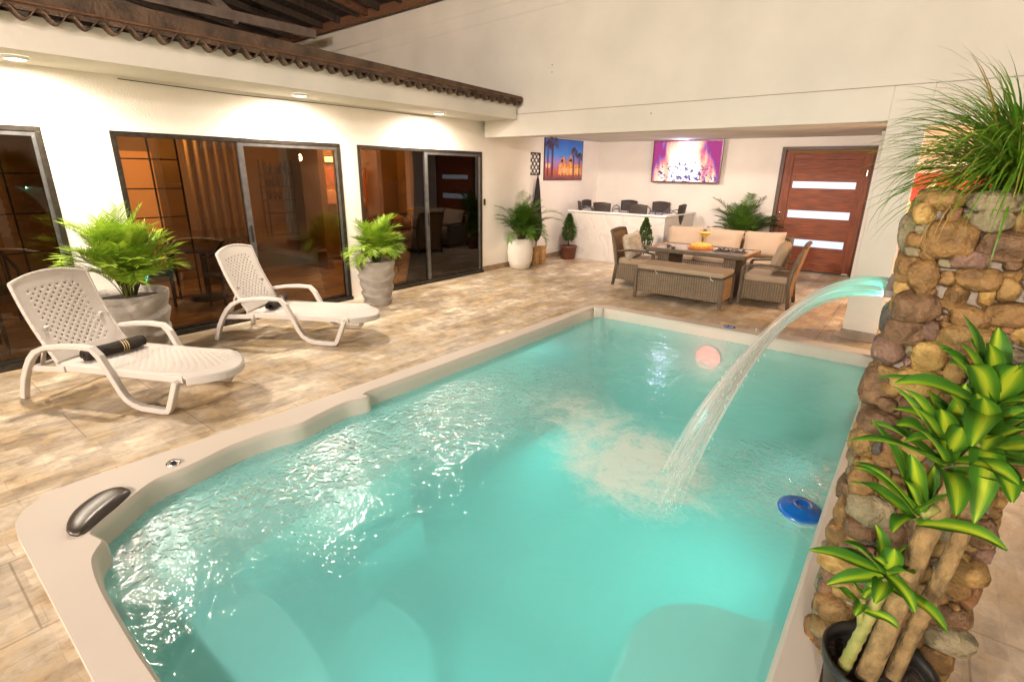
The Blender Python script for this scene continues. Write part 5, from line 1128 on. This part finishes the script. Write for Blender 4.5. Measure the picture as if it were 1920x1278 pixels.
for i in range(3): mb = MB(); mb.box((-3.39+i*0.66, 9.44, 0.405), (0.65, 0.60, 0.11)); mb.build('seat_cushion', CUSH, so, bevel=0.035, seg=4, world=True)
for i, (x, lab) in enumerate([(-3.42, 'beige back pillow at the left of the sofa'), (-2.74, 'beige back pillow in the middle of the sofa'), (-2.06, 'beige back pillow at the right of the sofa')]):
    pillow((x, 9.63, 0.68), (R(-12), R((-3, 3, -2)[i]), 0), (0.66, 0.20, 0.46), CUSH, lab, 'back pillows on the sofa')

# ============================================================ INSIDE THE HOUSE (seen through the tinted glass)
dn = empty('lit_doorway', (-9.55, 2.75, 0), 0, 'glowing orange lit niche seen through the middle glass door at left', 'doorway')
mb = MB(); mb.bb(-9.598, -9.58, 2.62, 3.25, 0.2, 2.02); mb.build('panel', mat('emissive_niche', (0.85, 0.45, 0.14), 0.7, emit=((1.0, 0.60, 0.26), 0.45)), dn, world=True)  # flat panel, the doorway's brightness is put into its emission
def bottle(loc, h, lab=None):
    o = empty('bottle', loc, 0, lab or 'dark bottle on the rack seen through the glass', 'bottle', 'bottles on the racks inside the house')
    mb = MB(); mb.lathe([(0.0, 0), (0.035, 0.0), (0.036, h*0.6), (0.014, h*0.75), (0.013, h), (0.0, h)], n=12); mb.build('glass', RUBBER, o)
mb = MB()
sh = empty('bottle_rack', (-9.5, 5.2, 0), 0, 'dark bottle rack against the orange wall seen through the middle door', 'rack')
for y in (4.86, 5.38): mb.bb(-9.52, -9.50, y, y+0.02, 0.6, 1.95); mb.bb(-9.34, -9.32, y, y+0.02, 0.6, 1.95)
for z in (0.62, 1.02, 1.25, 1.48, 1.70): mb.bb(-9.52, -9.32, 4.86, 5.40, z, z+0.015)
mb.build('frame', DARKWOOD, sh, world=True)
k = 0
for z, n_ in ((1.485, 4), (1.715, 5), (1.265, 3)):
    for i in range(n_): bottle((-9.42, 4.95+i*0.095+(0.02 if n_ < 5 else 0), z+0.001), 0.19, '%s dark bottle from the left on the %s shelf of the rack inside' % (('first', 'second', 'third', 'fourth', 'fifth')[i], 'middle' if n_ == 4 else 'top' if n_ == 5 else 'third'))
pn = empty('inner_picture', (-9.55, 6.3, 1.7), 0, 'orange-brown painting on the lit wall inside, right of the dark column', 'picture')
mb = MB(); mb.bb(-9.598, -9.57, 6.02, 6.75, 1.50, 1.86); mb.build('canvas', mat('orange_painting', (0.55, 0.16, 0.04), 0.6, color2=(0.30, 0.16, 0.06), scale=6), pn, bevel=0.004, world=True)
cb = empty('white_cabinet', (-9.3, 6.3, 0), 0, 'pale cabinet top inside beneath the orange painting', 'cabinet')
mb = MB(); mb.bb(-9.59, -9.15, 5.90, 6.80, 1.16, 1.42); mb.build('body', mat('cabinet_white', (0.75, 0.55, 0.42), 0.5), cb, bevel=0.01, world=True)
mb = MB(); mb.bb(-9.15, -9.14, 6.30, 6.31, 1.17, 1.41); mb.bb(-9.15, -9.13, 6.24, 6.26, 1.28, 1.30); mb.build('door_line', DARKWOOD, cb, world=True)
wl = empty('wall_sconce', (-9.45, 6.35, 1.98), 0, 'small bright wall lamp above the orange painting inside the house', 'lamp')
mb = MB(); mb.bb(-9.59, -9.50, 6.27, 6.43, 1.94, 2.04); mb.build('shade', mat('sconce_glow', (1, 0.8, 0.5), 0.5, emit=((1.0, 0.75, 0.45), 7)), wl, world=True); mb = MB(); mb.bb(-9.60, -9.49, 6.25, 6.45, 2.04, 2.06); mb.bb(-9.60, -9.49, 6.25, 6.45, 1.92, 1.94); mb.build('bracket', BRONZE, wl, world=True)
cu = empty('curtain', (-8.2, 3.6, 0), 0, 'long pale olive curtain hanging inside behind the middle glass door', 'curtain')
mb = MB(); mb.grid(lambda u, v: Vector((-8.6+0.03*math.sin(u*40), 3.35+u*0.85, 0.05+v*2.6)), 80, 4); mb.build('cloth', mat('olive_cloth', (0.34, 0.26, 0.12), 0.9), cu, solid=0.004, world=True); mb = MB(); mb.tube([(-8.6, 3.2, 2.66), (-8.6, 4.3, 2.66)], 0.012, 6); mb.build('rod', BRONZE, cu, world=True)
def grille(y0, y1, z0, z1, x, lab):
    g_ = empty('window_grille', (x, (y0+y1)/2, 0), 0, lab, 'grille', 'black bar grilles inside the glass doors'); mb = MB()
    n_ = max(2, round((y1-y0)/0.24)); m_ = round((z1-z0)/0.34)
    for i in range(n_+1): y = y0+(y1-y0)*i/n_; mb.bar((x, y, z0), (x, y, z1), 0.016)
    mb.build('upright', RUBBER, g_, world=True); mb = MB()
    for i in range(m_+1): z = z0+(z1-z0)*i/m_; mb.bar((x+0.01, y0, z), (x+0.01, y1, z), 0.014)
    mb.build('crossbar', RUBBER, g_, world=True)
grille(2.05, 2.62, 0.3, 2.2, -6.95, 'black bar grille standing behind the left pane of the middle door')
grille(0.55, 1.36, 0.6, 2.1, -6.95, 'black bar grille behind the left door at the photo edge')
def make_dinchair():
    r = empty('rattan_chair', (0, 0, 0), 0); tag(r, 'x', 'chair', 'dark rattan chairs inside the house')
    mb = MB(); mb.box((0, 0, 0.44), (0.50, 0.48, 0.05)); mb.build('seat', RATTAN, r, bevel=0.015)
    mb = MB(); mb.tube([(-0.24, -0.24, 0.80), (-0.15, -0.28, 0.93), (0.15, -0.28, 0.93), (0.24, -0.24, 0.80)], 0.02, 8)
    for k in range(9): x = -0.20+k*0.05; mb.tube([(x, -0.24, 0.46), (x, -0.27, 0.91)], 0.007, 5)
    mb.build('backrest', RATTAN, r)
    for s in (-1, 1):
        mb = MB(); mb.tube([(s*0.24, -0.24, 0.80), (s*0.27, -0.05, 0.70), (s*0.26, 0.20, 0.66), (s*0.24, 0.23, 0.45)], 0.018, 7); mb.build('armrest', RATTAN, r)
        for y in (-0.23, 0.22): mb = MB(); mb.tube([(s*0.23, y, 0), (s*0.23, y, 0.80 if y < 0 else 0.45)], 0.017, 7); mb.build('leg', RATTAN, r)
    return r
def dintable(loc, lab):
    t = empty('inner_table', loc, 0, lab, 'table'); mb = MB(); mb.lathe([(0.0, 0.72), (0.50, 0.72), (0.51, 0.735), (0.50, 0.75), (0.0, 0.75)], n=32); mb.build('table_top', DARKWOOD, t)
    mb = MB(); mb.lathe([(0.25, 0), (0.24, 0.03), (0.04, 0.06), (0.04, 0.72)], n=20); mb.build('pedestal', DARKWOOD, t)
dc = make_dinchair()
dsp = [(-7.25, 3.15, PI/2, 'dark rattan chair inside behind the farther lounger, back to the glass'), (-8.1, 2.5, -PI/2-0.5, 'dark rattan chair inside beyond the round table in the middle room'), (-7.2, 0.55, PI/2, 'dark rattan chair inside just behind the leftmost glass door'), (-8.2, 0.9, -PI/2, 'dark rattan chair inside deeper behind the leftmost glass door'), (-7.4, 6.55, PI/2+0.3, 'dark rattan chair inside behind the left pane of the right door'), (-8.4, 7.2, -2.2, 'dark rattan chair inside at the far side of the table behind the right door')]
for i, (x, y, rz, lab) in enumerate(dsp):
    c = dc if i == 0 else copy_tree(dc); c.location = (x, y, 0); c.rotation_euler.z = rz; c['label'] = lab
dintable((-7.95, 3.1, 0), 'round dark table inside behind the middle glass door'); dintable((-7.8, 0.2, 0), 'round dark table inside behind the leftmost glass door'); dintable((-8.3, 6.7, 0), 'round dark table inside behind the right glass door')
# person standing inside, dimly seen through the right door
pe = empty('person', (-7.15, 7.02, 0), R(70), 'person in dark shirt and khaki trousers standing behind the right glass pane', 'person')
def skin(name, pts, edges, rad, m, root=0):
    me = bpy.data.meshes.new(name); me.from_pydata(pts, edges, []); o = bpy.data.objects.new(name, me); COL.objects.link(o); o.parent = pe
    o.modifiers.new('skin', 'SKIN'); sl = me.skin_vertices[0] if me.skin_vertices else None
    if sl is None:
        bm = bmesh.new(); bm.from_mesh(me); bm.verts.layers.skin.verify(); bm.to_mesh(me); bm.free(); sl = me.skin_vertices[0]
    for i, r_ in enumerate(rad): sl.data[i].radius = r_ if hasattr(r_, '__len__') else (r_, r_); sl.data[i].use_root = (i == root)
    md = o.modifiers.new('sub', 'SUBSURF'); md.levels = 2; md.render_levels = 2
    me.materials.append(m); return o
SKIN_ = mat('skin', (0.42, 0.24, 0.15), 0.55); KHAKI = mat('khaki_cloth', (0.50, 0.32, 0.15), 0.9, bump=0.4, bscale=12); SHIRT = mat('dark_shirt', (0.020, 0.014, 0.012), 0.9)
pts = [(0, 0, 0.95), (0, 0, 1.15), (0, 0, 1.38), (0, 0, 1.48), (0, 0.01, 1.60), (0, 0.0, 1.70), (-0.17, 0, 1.40), (-0.24, 0.02, 1.14), (-0.20, 0.14, 0.92), (0.17, 0, 1.40), (0.24, 0.02, 1.14), (0.20, 0.14, 0.92), (-0.10, 0, 0.88), (-0.12, 0.02, 0.50), (-0.12, 0, 0.09), (-0.13, 0.14, 0.04), (0.10, 0, 0.88), (0.12, 0.02, 0.50), (0.12, 0, 0.09), (0.13, 0.14, 0.04), (-0.19, 0.19, 0.85), (0.19, 0.19, 0.85)]
ed = [(0, 1), (1, 2), (2, 3), (3, 4), (4, 5), (2, 6), (6, 7), (7, 8), (2, 9), (9, 10), (10, 11), (0, 12), (12, 13), (13, 14), (14, 15), (0, 16), (16, 17), (17, 18), (18, 19), (8, 20), (11, 21)]
rd = [(0.14, 0.10), (0.13, 0.10), (0.15, 0.10), 0.055, (0.075, 0.09), (0.06, 0.075), 0.055, 0.042, 0.03, 0.055, 0.042, 0.03, 0.08, 0.055, 0.04, 0.03, 0.08, 0.055, 0.04, 0.03, 0.028, 0.028]
skin('body', pts, ed, rd, SKIN_)
skin('trousers', [(0, 0, 0.96), (-0.10, 0, 0.86), (-0.125, 0.01, 0.50), (-0.13, 0.01, 0.12), (0.10, 0, 0.86), (0.125, 0.01, 0.50), (0.13, 0.01, 0.12)], [(0, 1), (1, 2), (2, 3), (0, 4), (4, 5), (5, 6)], [(0.155, 0.115), 0.105, 0.085, 0.075, 0.105, 0.085, 0.075], KHAKI)
skin('shirt', [(0, 0, 0.92), (0, 0, 1.15), (0, 0, 1.39), (-0.175, 0, 1.40), (-0.235, 0.01, 1.20), (0.175, 0, 1.40), (0.235, 0.01, 1.20)], [(0, 1), (1, 2), (2, 3), (3, 4), (2, 5), (5, 6)], [(0.17, 0.125), (0.15, 0.115), (0.165, 0.115), 0.07, 0.06, 0.07, 0.06], SHIRT)
mb = MB(); mb.ball((0, -0.012, 1.665), (0.082, 0.098, 0.085)); mb.build('hair', BLACKF, pe)
# wall behind the camera so that reflections see a real place
cw = empty('courtyard_wall', (-2, -6, 0), 0, 'plain cream courtyard wall behind the photographer', 'wall')
mb = MB(); mb.bb(-9, 8, -7.0, -6.8, 0, 4.5); mb.bb(6.0, 6.2, -6.8, 6.6, 0, 4.5); mb.build('wall', PLASTER2, cw, world=True)
